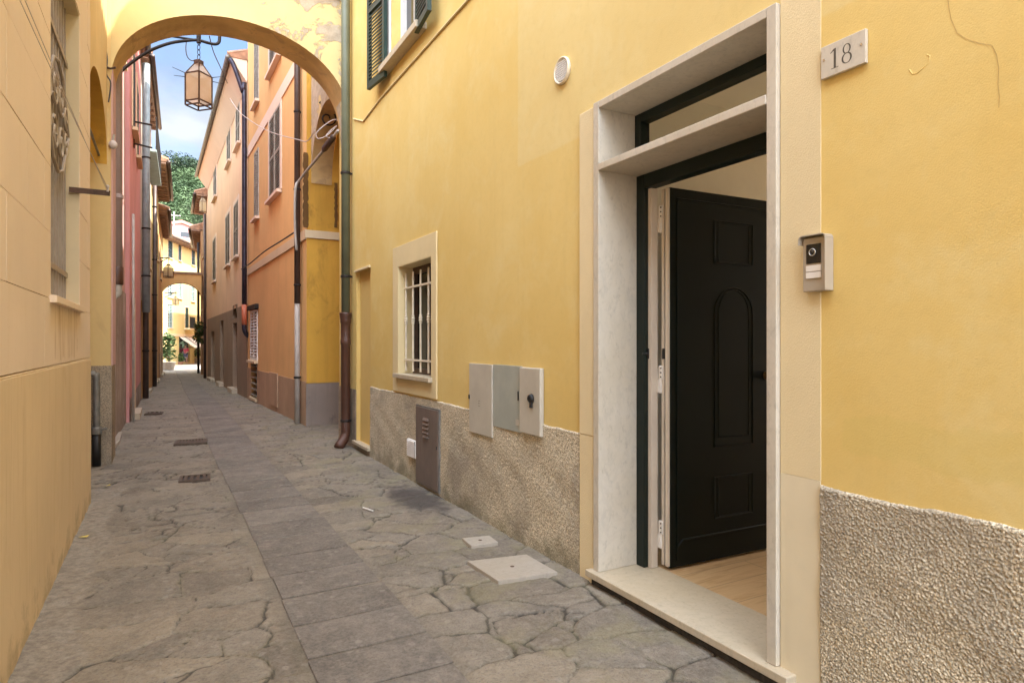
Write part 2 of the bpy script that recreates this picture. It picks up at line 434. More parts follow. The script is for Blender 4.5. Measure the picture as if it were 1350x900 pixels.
def ground_mat(name, slabs=False):
    t = NT(name)
    g = t.n('ShaderNodeNewGeometry'); sx = t.n('ShaderNodeSeparateXYZ'); t.l(g.outputs['Position'], sx.inputs[0])
    if not slabs:
        at = t.n('ShaderNodeAttribute', attribute_name='pave'); sc = t.n('ShaderNodeSeparateColor'); t.l(at.outputs['Color'], sc.inputs[0])
        tone = t.ramp(sc.outputs[1], [(.05, (.135, .110, .083)), (.3, (.25, .202, .145)), (.5, (.185, .157, .122)), (.7, (.225, .192, .150)), (.95, (.31, .252, .178))])
        joint = sc.outputs[0]
    else:
        tone = t.mix(g.outputs['Random Per Island'], (.098, .085, .078), (.172, .149, .131))
        joint = None
    big = t.noise(2.6, 7, .68, None, .5)
    c = t.mix(t.ramp(big, [(.36, 0), (.66, 1)]), t.mix(.42, tone, (.085, .072, .058)), t.mix(.35, tone, (.30, .255, .20)))
    md = t.noise(17, 6, .72, None, .6)
    c = t.mix(t.math('MULTIPLY', t.ramp(md, [(.5, 0), (.64, 1)]), .5), c, t.mix(.6, c, (.07, .06, .048)))
    c = t.mix(t.math('MULTIPLY', t.ramp(md, [(.36, 1), (.47, 0)]), .45), c, t.mix(.6, c, (.36, .315, .245)))
    sp = t.noise(46, 5, .7)
    c = t.mix(t.math('MULTIPLY', t.ramp(sp, [(.4, 0), (.66, 1)]), .68), c, t.mix(.5, c, (.33, .29, .235)))
    dk = t.noise(85, 3, .65)
    c = t.mix(t.math('MULTIPLY', t.ramp(dk, [(.53, 0), (.66, 1)]), .68), c, t.mix(.5, c, (.05, .042, .035)))
    spot = t.n('ShaderNodeTexVoronoi', feature='F1', voronoi_dimensions='2D'); spot.inputs['Scale'].default_value = 4.2
    t.l(t.pos(), spot.inputs['Vector'])
    c = t.mix(t.math('MULTIPLY', t.ramp(t.math('ADD', spot.outputs['Distance'], t.math('MULTIPLY', t.noise(25, 2), .1)), [(.10, 1), (.13, 0)]), .28), c, (.38, .34, .29))
    h1 = t.noise(9, 7, .66)
    h2 = t.noise(90, 4, .7)
    if joint is not None:
        # joints: mostly grey mortar, part open and dark, part grown with moss
        jc = t.mix(sc.outputs[2], (.185, .158, .118), (.050, .042, .034))
        ms = t.noise(1.9, 5, .6)
        jc = t.mix(t.math('MULTIPLY', t.ramp(ms, [(.48, 0), (.62, 1)]), .6), jc, (.165, .150, .075))
        c = t.mix(t.math('MULTIPLY', joint, .85), c, jc)
        c = t.mix(t.math('MULTIPLY', t.ramp(joint, [(.62, 0), (.95, 1)]), .78), c, (.045, .038, .030))
        # dusty moss spreading over the stones along the right side
        mz = t.n('ShaderNodeMapRange'); mz.inputs[1].default_value = 1.0; mz.inputs[2].default_value = 1.5; mz.inputs[3].default_value = -.12; mz.inputs[4].default_value = .02; t.l(sx.outputs[0], mz.inputs[0])
        c = t.mix(t.math('MULTIPLY', t.ramp(t.math('ADD', t.noise(2.4, 7, .68), mz.outputs[0]), [(.50, 0), (.62, 1)]), .45), c, (.24, .21, .115))
        cc = t.mix(t.ramp(t.noise(24, 6, .75), [(.38, 0), (.64, 1)]), (.185, .155, .12), (.33, .285, .225))
        c = t.mix(at.outputs['Alpha'], c, cc)
        # damp patch by the gas cabinet
        rx = t.math('SUBTRACT', sx.outputs[0], 1.93); ry = t.math('MULTIPLY', t.math('SUBTRACT', sx.outputs[1], 5.25), .42)
        dd = t.math('ADD', t.math('SQRT', t.math('ADD', t.math('POWER', rx, 2), t.math('POWER', ry, 2))), t.math('MULTIPLY', t.math('SUBTRACT', t.noise(9, 4), .5), .35))
        c = t.mix(t.math('MULTIPLY', t.ramp(dd, [(.15, 1), (.27, 0)]), .85), c, (.06, .05, .045))
        b = t.bump(t.noise(22, 6, .7), .7, .014)
        b = t.bump(t.noise(55, 4, .7), .5, .006, b)
    else:
        b = t.bump(h1, .4, .012)
    b = t.bump(h2, .7, .006, b)
    rg = t.ramp(t.noise(3, 5), [(.3, .55), (.7, .8)])
    return t.out(c, rg, b, spec=.35)
M['paving'] = ground_mat('irregular_flagstones')
M['strip'] = ground_mat('slate_slabs', True)
M['mortar'] = simple('mossy_mortar', (.185, .16, .12), .95, 0, .5, 14, 60)

# ------------------------------------------------------------------ house frame: local u along the front, n outward, z up
class House:
    def __init__(s, name, p0, p1, label, cat='house', group=None):
        s.p0 = Vector((*p0, 0)); d = Vector((*p1, 0)) - s.p0; s.L = d.length; s.d = d.normalized()
        s.nrm = Vector((-s.d.y, s.d.x, 0))
        s.o = empty(name, s.p0, math.atan2(d.y, d.x), label, cat, group)
    def px(s, px, py, n=0):
        d = ray(px, py); q = s.p0 + s.nrm * n - Vector((0, 0, CAMZ))
        t = q.dot(s.nrm) / d.dot(s.nrm); w = d * t + Vector((0, 0, CAMZ))
        return (w - s.p0).dot(s.d), w.z
    def rect(s, x0, y0, x1, y1, n=0):      # left px x, top y at left edge .. right px x, bottom y at left edge
        ua, zt = s.px(x0, y0, n); ub, _ = s.px(x1, y0, n); _, zb = s.px(x0, y1, n)
        return min(ua, ub), max(ua, ub), zb, zt
    def w(s, u, n, z): return s.p0 + s.d * u + s.nrm * n + Vector((0, 0, z))

def shell(mb, L, W, z1, z0=-.6, ends=True):
    mb.quad((0, -W, z0), (L, -W, z0), (L, -W, z1), (0, -W, z1))
    if ends:
        mb.quad((0, 0, z0), (0, -W, z0), (0, -W, z1), (0, 0, z1)); mb.quad((L, 0, z0), (L, 0, z1), (L, -W, z1), (L, -W, z0))
    mb.quad((0, 0, z1), (L, 0, z1), (L, -W, z1), (0, -W, z1))

def roof(h, z, W, ov=.4, rise=1.3, u0=None, u1=None, gut=True, gmat='dark_pipe', soff='soffit', rafters=True):
    u0 = -.05 if u0 is None else u0; u1 = h.L + .05 if u1 is None else u1
    mb = MB()
    mb.add([(u0, ov, z + .13), (u1, ov, z + .13), (u1, -W / 2, z + rise + .13), (u0, -W / 2, z + rise + .13), (u0, -W - ov, z + .13), (u1, -W - ov, z + .13),
            (u0, ov, z + .06), (u1, ov, z + .06), (u1, -W - ov, z + .06), (u0, -W - ov, z + .06)],
           [(0, 1, 2, 3), (3, 2, 5, 4), (0, 6, 7, 1), (4, 5, 8, 9), (0, 3, 4, 9, 6), (1, 7, 8, 5, 2), (6, 9, 8, 7)])
    # tile rows along the eave
    n = max(4, int((u1 - u0) / .22))
    for i in range(n):
        a = u0 + (i + .5) * (u1 - u0) / n
        mb.tube([(a, ov + .05, z + .15), (a, ov - .6, z + .15 + .6 * rise / (W / 2 + ov))], .075, 6)
    r = mb.build('roof', M['roof'], h.o)
    s = MB(); s.box(u0 + .02, u1 - .02, .01, ov - .02, z - .02, z + .055)
    if not rafters: s.prism([(0.012, z - .5), (0.012, z - .021), (ov - .04, z - .021)], u0 + .02, u1 - .02, Matrix(((0, 1, 0, 0), (1, 0, 0, 0), (0, 0, 1, 0), (0, 0, 0, 1))))
    for i in range(int((u1 - u0) / .6) if rafters else 0):
        a = u0 + .2 + i * .6
        s.box(a, a + .08, .012, ov - .06, z - .10, z - .022)
    s.build('soffit', M[soff], r)
    if gut:
        g = MB(); g.tube([(u0, ov + .06, z + .05), (u1, ov + .06, z + .05)], .06, 10); g.build('gutter', M[gmat], r, smooth=True)
    return r

def louvre(mb, u0, u1, z0, z1, n, fr=.05, th=.035, pitch=.045):
    mb.box(u0, u0 + fr, n, n + th, z0, z1); mb.box(u1 - fr, u1, n, n + th, z0, z1)
    mb.box(u0 + fr, u1 - fr, n + .001, n + th - .001, z0, z0 + fr * 1.3); mb.box(u0 + fr, u1 - fr, n + .001, n + th - .001, z1 - fr, z1)
    zm = (z0 + z1) / 2
    mb.box(u0 + fr, u1 - fr, n + .001, n + th - .001, zm - fr / 2, zm + fr / 2)
    z = z0 + fr * 1.3 + pitch * .5
    while z < z1 - fr - pitch * .4:
        if abs(z - zm) > fr / 2 + .012:
            mb.add([(u0 + fr, n + .002, z + .014), (u1 - fr, n + .002, z + .014), (u1 - fr, n + th - .002, z - .016), (u0 + fr, n + th - .002, z - .016),
                    (u0 + fr, n + .002, z + .028), (u1 - fr, n + .002, z + .028), (u1 - fr, n + th - .002, z - .002), (u0 + fr, n + th - .002, z - .002)],
                   [(0, 1, 2, 3), (4, 7, 6, 5), (0, 3, 7, 4), (1, 5, 6, 2), (2, 6, 7, 3), (0, 4, 5, 1)])
        z += pitch

def shutter_window(h, r, mat='shutter', sill='trim', surround=None, pitch=.05, leaves=2, recess=.012):
    u0, u1, z0, z1 = r
    w = MB()
    w.box(u0 + .002, u1 - .002, -.16, -recess - .045, z0 + .002, z1 - .002)
    fr = w.build('window', M['glass'], h.o)
    if surround:
        s = MB(); t = .12
        s.box(u0 - t, u0 - .001, .003, .022, z0, z1 + t); s.box(u1 + .001, u1 + t, .003, .022, z0, z1 + t); s.box(u0, u1, .004, .021, z1 + .001, z1 + t)
        s.build('surround', M[surround], fr)
    k = (u1 - u0) / leaves
    for i in range(leaves):
        l = MB(); louvre(l, u0 + i * k + .004, u0 + (i + 1) * k - .004, z0 + .006, z1 - .006, -recess, .045, .035, pitch)
        l.build('shutter', M[mat], fr)
    s = MB(); s.box(u0 - .08, u1 + .08, .004, .10, z0 - .06, z0 - .002); s.build('sill', M[sill], fr)
    return fr

# ================================================================== SETTING: ground
def voronoi(x, y, k):
    ix, iy = np.floor(x), np.floor(y); f1 = np.full(x.shape, 99.); px1 = np.zeros(x.shape); py1 = np.zeros(x.shape); cid = np.zeros(x.shape)
    P = []
    for a in range(-2, 3):
        for b in range(-2, 3):
            cx_, cy_ = ix + a, iy + b; qx = cx_ + .1 + .8 * hsh2(cx_, cy_, k); qy = cy_ + .1 + .8 * hsh2(cx_, cy_, k + 1); P.append((qx, qy))
            d = (qx - x) ** 2 + (qy - y) ** 2; m = d < f1
            f1 = np.where(m, d, f1); px1 = np.where(m, qx, px1); py1 = np.where(m, qy, py1); cid = np.where(m, hsh2(cx_, cy_, k + 2), cid)
    e = np.full(x.shape, 99.)
    for qx, qy in P:
        dx, dy = qx - px1, qy - py1; L = np.hypot(dx, dy); ok = L > 1e-5; L = np.where(ok, L, 1)
        dd = ((px1 + qx) / 2 - x) * dx / L + ((py1 + qy) / 2 - y) * dy / L
        e = np.where(ok, np.minimum(e, dd), e)
    return e, cid, x - px1, y - py1
def street():
    xs = np.concatenate([np.arange(-2.4, -.72, .12), np.arange(-.72, 2.2, .0135), np.arange(2.2, 4.6, .06)])
    ys = [-9.]
    while ys[-1] < 46: ys.append(ys[-1] + (.25 if ys[-1] < 1.2 else max(.0105, .0052 * ys[-1])))
    X, Y = np.meshgrid(xs, np.array(ys))
    wx = X + .11 * fbm(X * 2.1, Y * 2.1, 5, 4); wy = Y + .11 * fbm(X * 2.1, Y * 2.1, 9, 4)
    e, cid, lx, ly = voronoi(wx / .46, wy / .30, 3.); e = e * .36
    e2, cid2, _, _ = voronoi(wx / .34 + 7, wy / .23 + 3, 8.); e2 = e2 * .27
    split = (hsh2(np.floor(cid * 997), 3, 4) > .60)               # some stones are broken into smaller ones
    e = np.where(split, np.minimum(e, e2 * 1.25), e); cid = np.where(split, (cid * .6 + .4 * cid2), cid)
    ragged = e + .008 * fbm(X * 14, Y * 14, 13, 3)
    jw = .0045 + .0065 * np.clip(.5 + 1.6 * fbm(X * .9, Y * .9, 21, 3), 0, 1)
    jt = 1 - np.clip((ragged - jw * .35) / jw, 0, 1)
    opn = np.clip((fbm(X * 1.6, Y * 1.6, 31, 4) + .03) * 5, 0, 1)
    dome = np.clip(ragged / .022, 0, 1) ** .5
    strip = np.clip((np.abs(X - .8) - .27) / .07, 0, 1)
    fade = np.clip(1.25 - Y / 40, .5, 1)
    h = .006 * dome + .008 * (cid - .5) + .012 * (lx * (hsh2(np.floor(cid * 991), 1, 2) - .5) + ly * (hsh2(np.floor(cid * 983), 2, 2) - .5))
    h = h + .006 * fbm(X * 5, Y * 5, 17, 5, .6) + .0030 * fbm(X * 30, Y * 30, 19, 2) - jt * (.002 + .007 * opn)
    h = h * fade
    fil = np.clip((-.36 + .10 * fbm(X * 3, Y * 3, 41, 4) - X) / .03, 0, 1) * (Y < 7)
    h = h * (1 - fil) + fil * (.006 + .012 * fbm(X * 9, Y * 9, 43, 4) + .012 * np.clip((-.42 - X) / .14, 0, 1))
    h = h * strip - .003 * (1 - strip)
    gz = -.03 - .012 * np.clip(Y - 11, 0, 64)
    Z = gz + h - .012
    w = len(xs); n = X.size
    me = bpy.data.meshes.new('street')
    vid = np.arange(n).reshape(X.shape)
    q = np.stack([vid[:-1, :-1], vid[:-1, 1:], vid[1:, 1:], vid[1:, :-1]], -1).reshape(-1, 4)
    me.vertices.add(n); me.vertices.foreach_set('co', np.stack([X, Y, Z], -1).astype(np.float32).ravel())
    me.loops.add(q.size); me.loops.foreach_set('vertex_index', q.astype(np.int32).ravel())
    me.polygons.add(len(q)); me.polygons.foreach_set('loop_start', np.arange(0, q.size, 4, dtype=np.int32)); me.polygons.foreach_set('loop_total', np.full(len(q), 4, dtype=np.int32))
    me.update(calc_edges=True); me.validate()
    at = me.color_attributes.new('pave', 'FLOAT_COLOR', 'POINT')
    at.data.foreach_set('color', np.stack([jt * strip + (1 - strip) * .30, cid, opn, fil], -1).astype(np.float32).ravel())
    for p in me.polygons: p.use_smooth = True
    o = bpy.data.objects.new('street', me); COL.objects.link(o); me.materials.append(M['paving']); return structure(o)
street()
g = MB()
for (a, b, c, d) in ((-600, 600, -600, -9.0), (-600, 600, -9, 75), (-600, 600, 75, 900)):
    g.quad((a, c, ground_z(c) - .05), (b, c, ground_z(c) - .05), (b, d, ground_z(d) - .05), (a, d, ground_z(d) - .05))
structure(g.build('ground', simple('earth_ground', (.20, .17, .13), .9, 0, .2, 1)))
# far square beyond the second arch
def plaza():
    t = NT('pale_square_paving')
    c = t.mix(t.ramp(t.noise(.8, 6, .6), [(.35, 0), (.68, 1)]), (.27, .23, .19), (.36, .31, .26))
    return t.out(c, .8)
sq = MB()
for a, b in ((44, 60), (60, 80)):
    sq.quad((-12, a, ground_z(a) + .004), (30, a, ground_z(a) + .004), (30, b, ground_z(b) + .004), (-12, b, ground_z(b) + .004))
structure(sq.build('square_pavement', plaza()))
# the slab strip down the middle
st = MB(); y = -3.0; rn = random.Random(3)
while y < 44:
    p = rn.uniform(.32, .46)
    cx = .80 + .02 * math.sin(y * .5)
    w0 = cx - .275 + rn.uniform(-.006, .006); w1 = cx + .27 + rn.uniform(-.008, .008)
    z = ground_z(y) - .007
    dz = [rn.uniform(-.004, .004) for _ in range(4)]
    sk = rn.uniform(-.012, .012)
    gp = rn.uniform(.007, .013)
    a, b = y + gp, y + p - gp
    vs = [(w0, a, z - .04), (w1, a + sk, z - .04), (w1, b + sk, z - .04), (w0, b, z - .04), (w0, a, z + dz[0]), (w1, a + sk, z + dz[1]), (w1, b + sk, z + dz[2]), (w0, b, z + dz[3])]
    st.add(vs, [(0, 3, 2, 1), (4, 5, 6, 7), (0, 1, 5, 4), (2, 3, 7, 6), (1, 2, 6, 5), (0, 4, 7, 3)])
    y += p
structure(st.build('paving_strip', M['strip'], bevel=.004))

# ================================================================== NEAR RIGHT: yellow house with the open door
D = 2.15
H1 = House('yellow_house', (D, -8), (D, 8.95), 'yellow plastered house with open black door in a marble frame, number 18')
hx = H1.o
uY = lambda Y: Y + 8
TOP1 = 9.0
# openings
du0, du1 = H1.px(1029, 500)[0], H1.px(787, 500)[0]           # outer marble
dz1 = H1.px(787, 138)[1]
w_u0, w_u1 = H1.px(571, 400)[0], H1.px(527, 400)[0]          # barred window opening
w_z0, w_z1 = H1.px(527, 492)[1], H1.px(527, 352)[1]
n_u0, n_u1 = H1.px(488.5, 450)[0], H1.px(470, 450)[0]        # blind door niche
n_z0, n_z1 = H1.px(488.5, 590)[1], H1.px(488.5, 353)[1]
m_u0, m_u1 = H1.px(718, 500)[0], H1.px(622, 500)[0]          # meter cabinet
m_z0, m_z1 = H1.px(622, 569)[1], H1.px(622, 479)[1]
W_u1 = H1.px(516, 60)[0]; W_u0 = H1.px(556, 60)[0]                  # upper window
W_z0 = H1.px(510, 93)[1]; W_z1 = W_z0 + 1.7
ops = [(du0 + .001, du1 - .001, -.05, dz1 - .001, .30), (w_u0, w_u1, w_z0, w_z1, .22), (n_u0, n_u1, n_z0, n_z1, .0), (W_u0, W_u1, W_z0, W_z1, .22)]
wall = MB(); wall.wall(0, H1.L, -.5, TOP1, ops)
# niche back and reveal as own part
wall.quad((0, 0, TOP1), (H1.L, 0, TOP1), (H1.L, -5, TOP1), (0, -5, TOP1)); wall.wall(0, H1.L, -.5, TOP1, [(uY(1.2), uY(3.2), .25, 2.9)], n=-5.1, depth=0)  # roof sheet, and back wall with an unseen opening added for daylight
wall.quad((0, 0, -.5), (0, -5.1, -.5), (0, -5.1, TOP1), (0, 0, TOP1)); wall.quad((H1.L, 0, -.5), (H1.L, 0, TOP1), (H1.L, -5.1, TOP1), (H1.L, -5.1, -.5))
wall.build('wall', M['yellow'], hx)
nb = MB(); nd = .05
nb.quad((n_u0, -nd, n_z0), (n_u1, -nd, n_z0), (n_u1, -nd, n_z1), (n_u0, -nd, n_z1))
nb.quad((n_u0, 0, n_z0), (n_u0, -nd, n_z0), (n_u0, -nd, n_z1), (n_u0, 0, n_z1)); nb.quad((n_u1, 0, n_z0), (n_u1, -nd, n_z0), (n_u1, -nd, n_z1), (n_u1, 0, n_z1))
nb.quad((n_u0, 0, n_z1), (n_u0, -nd, n_z1), (n_u1, -nd, n_z1), (n_u1, 0, n_z1)); nb.quad((n_u0, 0, n_z0), (n_u0, -nd, n_z0), (n_u1, -nd, n_z0), (n_u1, 0, n_z0))
niche = nb.build('blind_niche', M['yellow_niche'], hx)
x = MB(); x.box(n_u0 - .03, n_u1 + .05, -.03, .05, n_z0 - .035, n_z0 + .004); x.build('sill', M['marble_sill'], niche, bevel=.004)
x = MB(); x.box(n_u0 - .02, n_u1 + .03, .003, .03, n_z1 + .002, n_z1 + .03); x.build('drip_ledge', M['cream'], niche, bevel=.004)
# plinth of roughcast: real relief
def worley(U, Z, c, seed):
    iu = np.floor(U / c).astype(int); iz = np.floor(Z / c).astype(int)
    best = np.full(U.shape, 9.); bh = np.zeros(U.shape)
    def hsh(a, b, k): 
        v = np.sin(a * 127.1 + b * 311.7 + k * 74.7 + seed) * 43758.5453
        return v - np.floor(v)
    for du in (-1, 0, 1):
        for dz in (-1, 0, 1):
            a, b = iu + du, iz + dz
            d = np.hypot((a + hsh(a, b, 1)) * c - U, (b + hsh(a, b, 2)) * c - Z) / c
            m = d < best; best = np.where(m, d, best); bh = np.where(m, hsh(a, b, 3), bh)
    return best, bh
def roughcast(u0, u1, z0, z1, step, hole=None, c=.013, amp=.007, base=.010, seed=1.):
    nu, nz = int((u1 - u0) / step), int((z1 - z0) / step)
    U, Z = np.meshgrid(np.linspace(u0, u1, nu + 1), np.linspace(z0, z1, nz + 1))
    d, hh = worley(U, Z, c, seed); d2, h2 = worley(U, Z, c * .55, seed + 5)
    n = base + amp * (np.clip(1 - d ** 1.4, 0, 1) * (.35 + .65 * hh)) + amp * .35 * np.clip(1 - d2, 0, 1) * h2 + .003 * np.sin(U * 9 + 2 * np.sin(Z * 7)) * np.sin(Z * 11)
    # ragged upper edge, rim tucked into the wall
    rag = .009 * fbm(U * 5, U * 0 + seed, 3, 6, .68) - .004
    Z2 = Z + np.where(Z > z1 - .05, rag * (Z - z1 + .05) / .05, 0)
    n = n * np.clip((z1 + .001 - Z) / .012, 0, 1) ** .6; n[-1, :] = -.004; n[:, 0] = -.004; n[:, -1] = -.004
    vs = np.stack([U, n, Z2], -1).reshape(-1, 3).tolist(); fs = []
    w = nu + 1
    for j in range(nz):
        zc = (Z[j, 0] + Z[j + 1, 0]) / 2
        for i in range(nu):
            if hole:
                uc = (U[0, i] + U[0, i + 1]) / 2
                if any(q[0] < uc < q[1] and q[2] < zc < q[3] for q in hole): continue
            fs.append((j * w + i, j * w + i + 1, (j + 1) * w + i + 1, (j + 1) * w + i))
    m = MB(); m.v = [tuple(p) for p in vs]; m.f = fs
    return m
PZ = .807
pu = lambda x_: H1.px(x_, 500)[0]
pil0, pil1 = pu(1083), pu(1030)       # near pilaster
pil2, pil3 = pu(786), pu(767)         # far pilaster
gu0, gu1 = pu(582), pu(551)
gz0, gz1 = H1.px(551, 634)[1], H1.px(551, 532)[1]
pl1 = roughcast(uY(.45), pil0, -.06, PZ, .0028, None, .0072, .0065, .008)
pl1.build('plinth', M['roughcast'], hx, smooth=True)
pl2 = roughcast(pil3, n_u0 - .003, -.06, PZ, .0065, [(gu0 + .004, gu1 - .004, gz0 + .004, gz1 - .004)], .009, .0065, .006, 3.)
pl2.build('plinth', M['roughcast'], hx, smooth=True)
x = MB(); x.box(0, uY(.45) - .001, .002, .014, -.06, PZ); x.build('plinth', M['roughcast'], hx)
x = MB(); x.box(n_u0, n_u1, .002, .012, -.06, n_z0 - .037); x.build('plinth', M['roughcast_grey'], hx)
x = MB(); x.box(n_u1 + .002, H1.L - .002, .002, .012, -.06, .72); x.build('plinth', M['roughcast_grey'], hx)
# pilasters
zsplit = H1.px(1083, 634)[1]
x = MB(); x.box(pil0, pil1, .001, .005, zsplit + .001, TOP1 - .4); x.build('door_pilaster', M['cream'], hx)
x = MB(); x.box(pil0 + .001, pil1, .001, .0052, -.06, zsplit); x.build('door_pilaster', M['cream_low'], hx)
pz = H1.px(767, 152)[1]; zs2 = H1.px(767, 571)[1]
x = MB(); x.box(pil2, pil3, .001, .018, zs2 + .001, pz); x.box(pil2, pil3, .001, .0165, -.06, zs2); x.build('door_pilaster', M['cream'], hx, bevel=.004)

# ---- doorway
ju0, ju1 = pu(1016), pu(794)
tz1, tz0 = H1.px(790, 218)[1], H1.px(793.6, 226)[1]
lz = H1.px(794, 143.6)[1]
JD = -.262
dw = MB(); SZ = .048
dw.box(du0, ju0, JD, .026, SZ + .001, dz1); dw.box(ju1, du1, JD, .026, SZ + .001, dz1)
dw.box(ju0 + .0005, ju1 - .0005, JD, .0255, lz, dz1 - .0005)
frame = dw.build('door_frame', M['marble'], hx, bevel=.003)
x = MB(); x.box(ju0 + .0005, ju1 - .0005, JD, .030, tz0, tz1); x.build('transom_bar', M['marble'], frame, bevel=.004)
x = MB(); x.box(du0 - .075, du1 + .03, -.335, .062, SZ - .036, SZ); x.build('threshold', M['marble_sill'], frame, bevel=.004)
x = MB(); x.box(du0 - .05, du1 + .01, -.02, .030, -.08, SZ - .037); x.build('threshold_gap', simple('gap_shade', (.05, .042, .035), .95, 0, .4, 30, 60), frame)  # near-black block stands for the shade in the gap under the slab
fw = .068
x = MB(); fz = SZ
x.box(ju1 - fw, ju1 - .0006, JD - .055, JD + .018, fz, tz0 - .001); x.box(ju0 + .0006, ju0 + fw, JD - .055, JD + .018, fz, tz0 - .001)
x.box(ju0 + fw, ju1 - fw, JD - .054, JD + .017, tz0 - .080, tz0 - .001)
x.build('inner_frame', M['doorframe'], frame, bevel=.004)
# transom light
x = MB(); e = .05
x.box(ju1 - e, ju1 - .001, JD - .04, JD + .03, tz1, lz - .001); x.box(ju0 + .001, ju0 + e, JD - .04, JD + .03, tz1, lz - .001)
x.box(ju0 + e, ju1 - e, JD - .039, JD + .029, lz - e, lz - .001); x.box(ju0 + e, ju1 - e, JD - .039, JD + .029, tz1 + .001, tz1 + .02)
fan = x.build('fanlight', M['doorframe'], hx, bevel=.003)
t = NT('clear_glass'); t.b.inputs['Transmission Weight'].default_value = 1; t.b.inputs['IOR'].default_value = 1.05
M['clear'] = t.out((.9, .92, .9), .02)
x = MB(); x.box(ju0 + e, ju1 - e, JD - .012, JD - .008, tz1 + .02, lz - e); x.build('pane', M['clear'], fan)
# hinge strips on the frame, then the leaf standing open into the hall
px_l = ju1 - fw
x = MB(); x.box(px_l - .030, px_l - .001, JD - .058, JD - .010, fz + .002, tz0 - .082); x.build('frame_edge', M['alu'], frame, bevel=.002)
leaf_e = empty('door', (px_l - .045, JD - .075, 0), R(-92)); leaf_e.parent = hx
# leaf frame: local x along leaf (into house), local y: thickness;  outer face is at local y = 0 side facing -u
lw, lth, lb, lt = 1.0, .058, SZ + .012, tz0 - .085
lf = MB(); lf.box(.012, lw, -lth, 0, lb, lt)
def mould(mb, poly, y0, w=.009, h=.014):
    n = len(poly); cx = sum(p[0] for p in poly) / n; cz = sum(p[1] for p in poly) / n
    for s_, hh, ww in ((1, h, w), (.80, h * .8, w * .6)):
        pts = [(cx + (a - cx) * s_, y0, cz + (b - cz) * (1 - (1 - s_) * .35 if len(poly) > 6 else s_)) for a, b in poly]
        mb.tube(pts, ww / 2, 6, closed=True)
def sq_(a, b, c, d, k=6):
    out = []
    for (p, q), (r_, s_) in zip(((a, c), (b, c), (b, d), (a, d)), ((b, c), (b, d), (a, d), (a, c))):
        for i in range(k): out.append((p + (r_ - p) * i / k, q + (s_ - q) * i / k))
    return out
fs_ = {}
leaf = lf.build('leaf', M['door'], leaf_e, bevel=.003)
OUT = -lth
pm = MB()
a0, a1 = .345, .655
mould(pm, sq_(a0, a1, 1.80, 2.05), OUT)
ar = [(a0, .72), (a1, .72), (a1, 1.50)] + [((a0 + a1) / 2 + (a1 - a0) / 2 * math.cos(R(k)), 1.50 + .16 * math.sin(R(k))) for k in range(15, 180, 15)] + [(a0, 1.50)]
mould(pm, ar, OUT)
mould(pm, sq_(a0, a1, .30, .54), OUT)
pm.tube([(.06, OUT, .17), (.10, OUT - .002, .21), (lw, OUT - .002, .21)], .006, 6)
pm.tube([(.06, OUT, .10), (.06, OUT, lt - .06)], .006, 6); pm.tube([(.06, OUT, lt - .06), (lw, OUT, lt - .06)], .006, 6)
pm.build('panel_moulding', M['door'], leaf)
x = MB(); x.box(-.004, .0115, -lth + .004, -lth + .024, lb + .01, lt - .005); x.box(-.004, .0115, -.022, -.003, lb + .01, lt - .005); x.build('edge_profile', M['alu'], leaf)
x = MB(); x.box(.002, .0112, -lth + .025, -.023, lb + .01, lt - .005); x.build('edge_gasket', M['alu_dark'], leaf)
x = MB(); KM = Matrix.Translation((.772, OUT, 1.13)) @ Matrix.Rotation(R(90), 4, 'X')
x.lathe([(.026, 0), (.026, .006), (.012, .008), (.012, .03), (.024, .036), (.031, .05), (.026, .064), (.008, .068)], M=KM, seg=20)
x.build('knob', M['brass'], leaf, smooth=True)
# hinges: three, white plates with screws
for i, py in enumerate((290, 500, 703)):
    z = H1.px(860, py, -.30)[1]
    b = MB(); b.box(px_l - .05, px_l - .0085, JD - .062, JD - .0583, z - .075, z + .002); b.box(px_l - .062, px_l - .030, JD - .074, JD - .0625, z + .004, z + .078)
    b.tube([(px_l - .045, JD - .068, z - .078), (px_l - .045, JD - .068, z + .08)], .008, 10)
    hg = b.build('hinge', M['white'], frame, bevel=.001)
    for k in range(3):
        for dz, du in ((-.062 + .027 * k, -.018), (.016 + .025 * k, -.052)):
            c = Vector((px_l + du, JD - (.058 if dz < 0 else .0625) + .0005, z + dz))
            MB().tube([c, c + Vector((0, .003, 0))], .0045, 8).build('screw', M['black'], hg)
x = MB(); z = H1.px(860, 466, -.30)[1]; x.box(px_l - .012, px_l + .004, JD - .03, JD - .004, z - .03, z + .03); x.tube([(px_l - .004, JD - .01, z), (px_l + .012, JD + .02, z)], .008, 8)
x.build('lock_keep', M['black'], frame, bevel=.002)
x = MB(); x.box(px_l - .072, px_l - .055, JD - .075, JD - .066, z - .03, z + .03); x.build('lock_bolt', M['black'], frame, bevel=.002)
